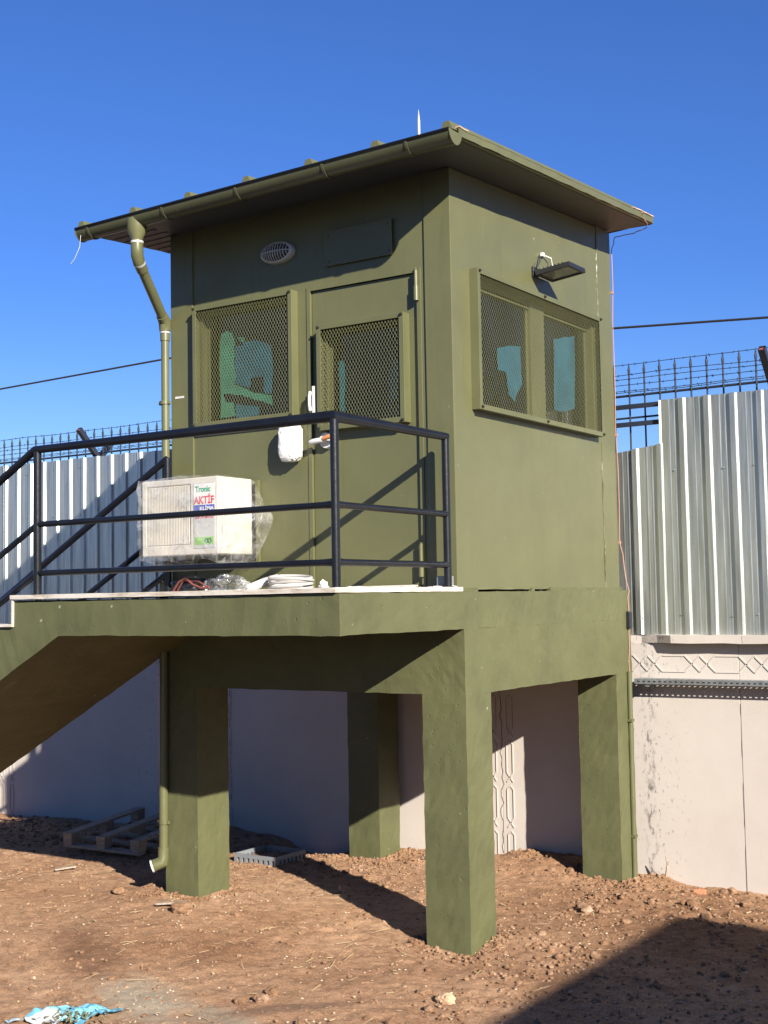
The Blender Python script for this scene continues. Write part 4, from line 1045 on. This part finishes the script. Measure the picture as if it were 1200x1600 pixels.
grid_holes(m, (cy0+.0125, cy1-.0005), (cz0, cz1), hs, cx0, cx0+.012, 'x'); grid_holes(m, (cy0+.0125, cy1-.0005), (cz0, cz1), hs, cx1-.012, cx1, 'x')
obj('crate_side', m, 'crate', cr, fix=False)
m = MB(); m.box(cx0+.013, cx1-.013, cy0+.013, cy1-.001, cz0, cz0+.01); obj('crate_base', m, 'crate', cr)
m = MB(); m.box(cx0+.014, cx1-.014, cy0+.014, cy1-.003, cz0+.0105, cz0+.06); obj('soil_fill', rough_up(m, .04, .012), 'rock', cr)

# ------------------------------------------------------------------ crumpled blue and white bag in the foreground
m, nt, b = nodes('blue_white_bag')
nt.links.new(ramp(nt, tex(nt, 1.9, 2, .4), [(.36, (.40, .37, .32)), (.46, (.46, .46, .45)), (.50, (.12, .33, .45)), (.62, (.14, .36, .48))]), b.inputs['Base Color']); b.inputs['Roughness'].default_value = .35
M_['bluebag'] = m
m = MB(); n = 46; m.smooth = True
for th in (0, 1):
    for j in range(n+1):
        for i in range(n+1):
            u = i/n*2-1; v = j/n*2-1; rr_ = 1+.25*noise.noise(Vector((u*2, v*2, 8)))
            x = -1.10+u*.19*rr_+v*.04; y = -2.12+v*.13*rr_+u*.06
            p = Vector((u*1.5, v*1.5, 0)); h = .004+.06*abs(noise.noise(p))+.008*abs(noise.noise(p*2.7))+.02*max(0, 1-u*u-v*v)
            m.v.append((x, y, gz(x, y)+h-.003*th))
Q = (n+1)**2
for j in range(n):
    for i in range(n):
        a = j*(n+1)+i
        if noise.noise(Vector((i*.12, j*.12, 2))) > .42: continue
        m.f.append((a, a+1, a+n+2, a+n+1)); a += Q; m.f.append((a, a+n+1, a+n+2, a+1))
o = obj('plastic_bag', m, 'bluebag', fix=False); tag(o, 'torn blue and white plastic bag crumpled on the soil in the foreground', 'plastic bag')
m = MB()
m.tube([(-1.02, -2.13, gz(-1.02, -2.13)-.01), (-1.02, -2.13, gz(-1.02, -2.13)+.05)], .006, 6)
for i in range(90):
    x = -1.02+rnd.gauss(0, .07); y = -2.13+rnd.gauss(0, .05); z = gz(x, y)+.03; an = rnd.random()*6.28
    m.bar((x, y, z), (x+.02*math.cos(an), y+.02*math.sin(an), z+rnd.uniform(.0, .025)), .008, .003)
m.v = m.v
o = obj('weed', m, plain('dry_weed', (.16, .17, .09), .8), fix=False); tag(o, 'small dry grey green weed growing through the torn bag', 'weed')
m = MB(); m.tube([(.22, 2.5, -2.12), (.235, 2.50, -2.03), (.225, 2.49, -1.97)], [.010, .007, .003], 6); m.tube([(.235, 2.5, -2.04), (.25, 2.49, -2.0)], [.005, .002], 5)
tag(obj('dry_twig', m, 'wood'), 'dry twig standing in the soil against the pale wall', 'twig')

# ------------------------------------------------------------------ low building behind the photographer, whose roof corner shades the soil
H_ = 4.0; bx_ = .70+1.854*H_; by_ = 1.37-1.124*H_
sh = thing('storage_building', (bx_+3, by_-5, -2.12), 'low plastered storage building standing behind the photographer', 'building')
m = MB(); grid_holes(m, (bx_+.3, bx_+7), (-2.3, -2.12+H_-.18), [(bx_+1.5, bx_+2.9, -1.2, 0), (bx_+4.2, bx_+5.2, -2.3, -.1)], by_-.6, by_-.3, 'y')
m.box(bx_+.3, bx_+.6, by_-9, by_-.6005, -2.3, -2.12+H_-.18); m.box(bx_+.6, bx_+7, by_-9, by_-8.7, -2.3, -2.12+H_-.18); m.box(bx_+6.7, bx_+7, by_-8.7, by_-.6005, -2.3, -2.12+H_-.18)
obj('wall', m, 'plaster', sh)
m = MB(); m.add([(bx_, by_+.02, -2.12+H_-.10), (bx_+7.3, by_-.42, -2.12+H_-.25), (bx_+7.3, by_-9.3, -2.12+H_-.25), (bx_, by_-9.3, -2.12+H_-.10), (bx_, by_+.02, -2.12+H_), (bx_+7.3, by_-.42, -2.12+H_-.15), (bx_+7.3, by_-9.3, -2.12+H_-.15), (bx_, by_-9.3, -2.12+H_)], [(0,3,2,1),(4,5,6,7),(0,1,5,4),(1,2,6,5),(2,3,7,6),(3,0,4,7)]); obj('roof', m, 'roofing', sh)
m = MB(); m.box(bx_+4.2, bx_+5.2, by_-.5, by_-.45, -2.2, -.1); obj('door', m, 'olive', sh)
m = MB(); m.box(bx_+1.5, bx_+2.9, by_-.47, by_-.45, -1.2, 0); obj('window', m, 'glass', sh)
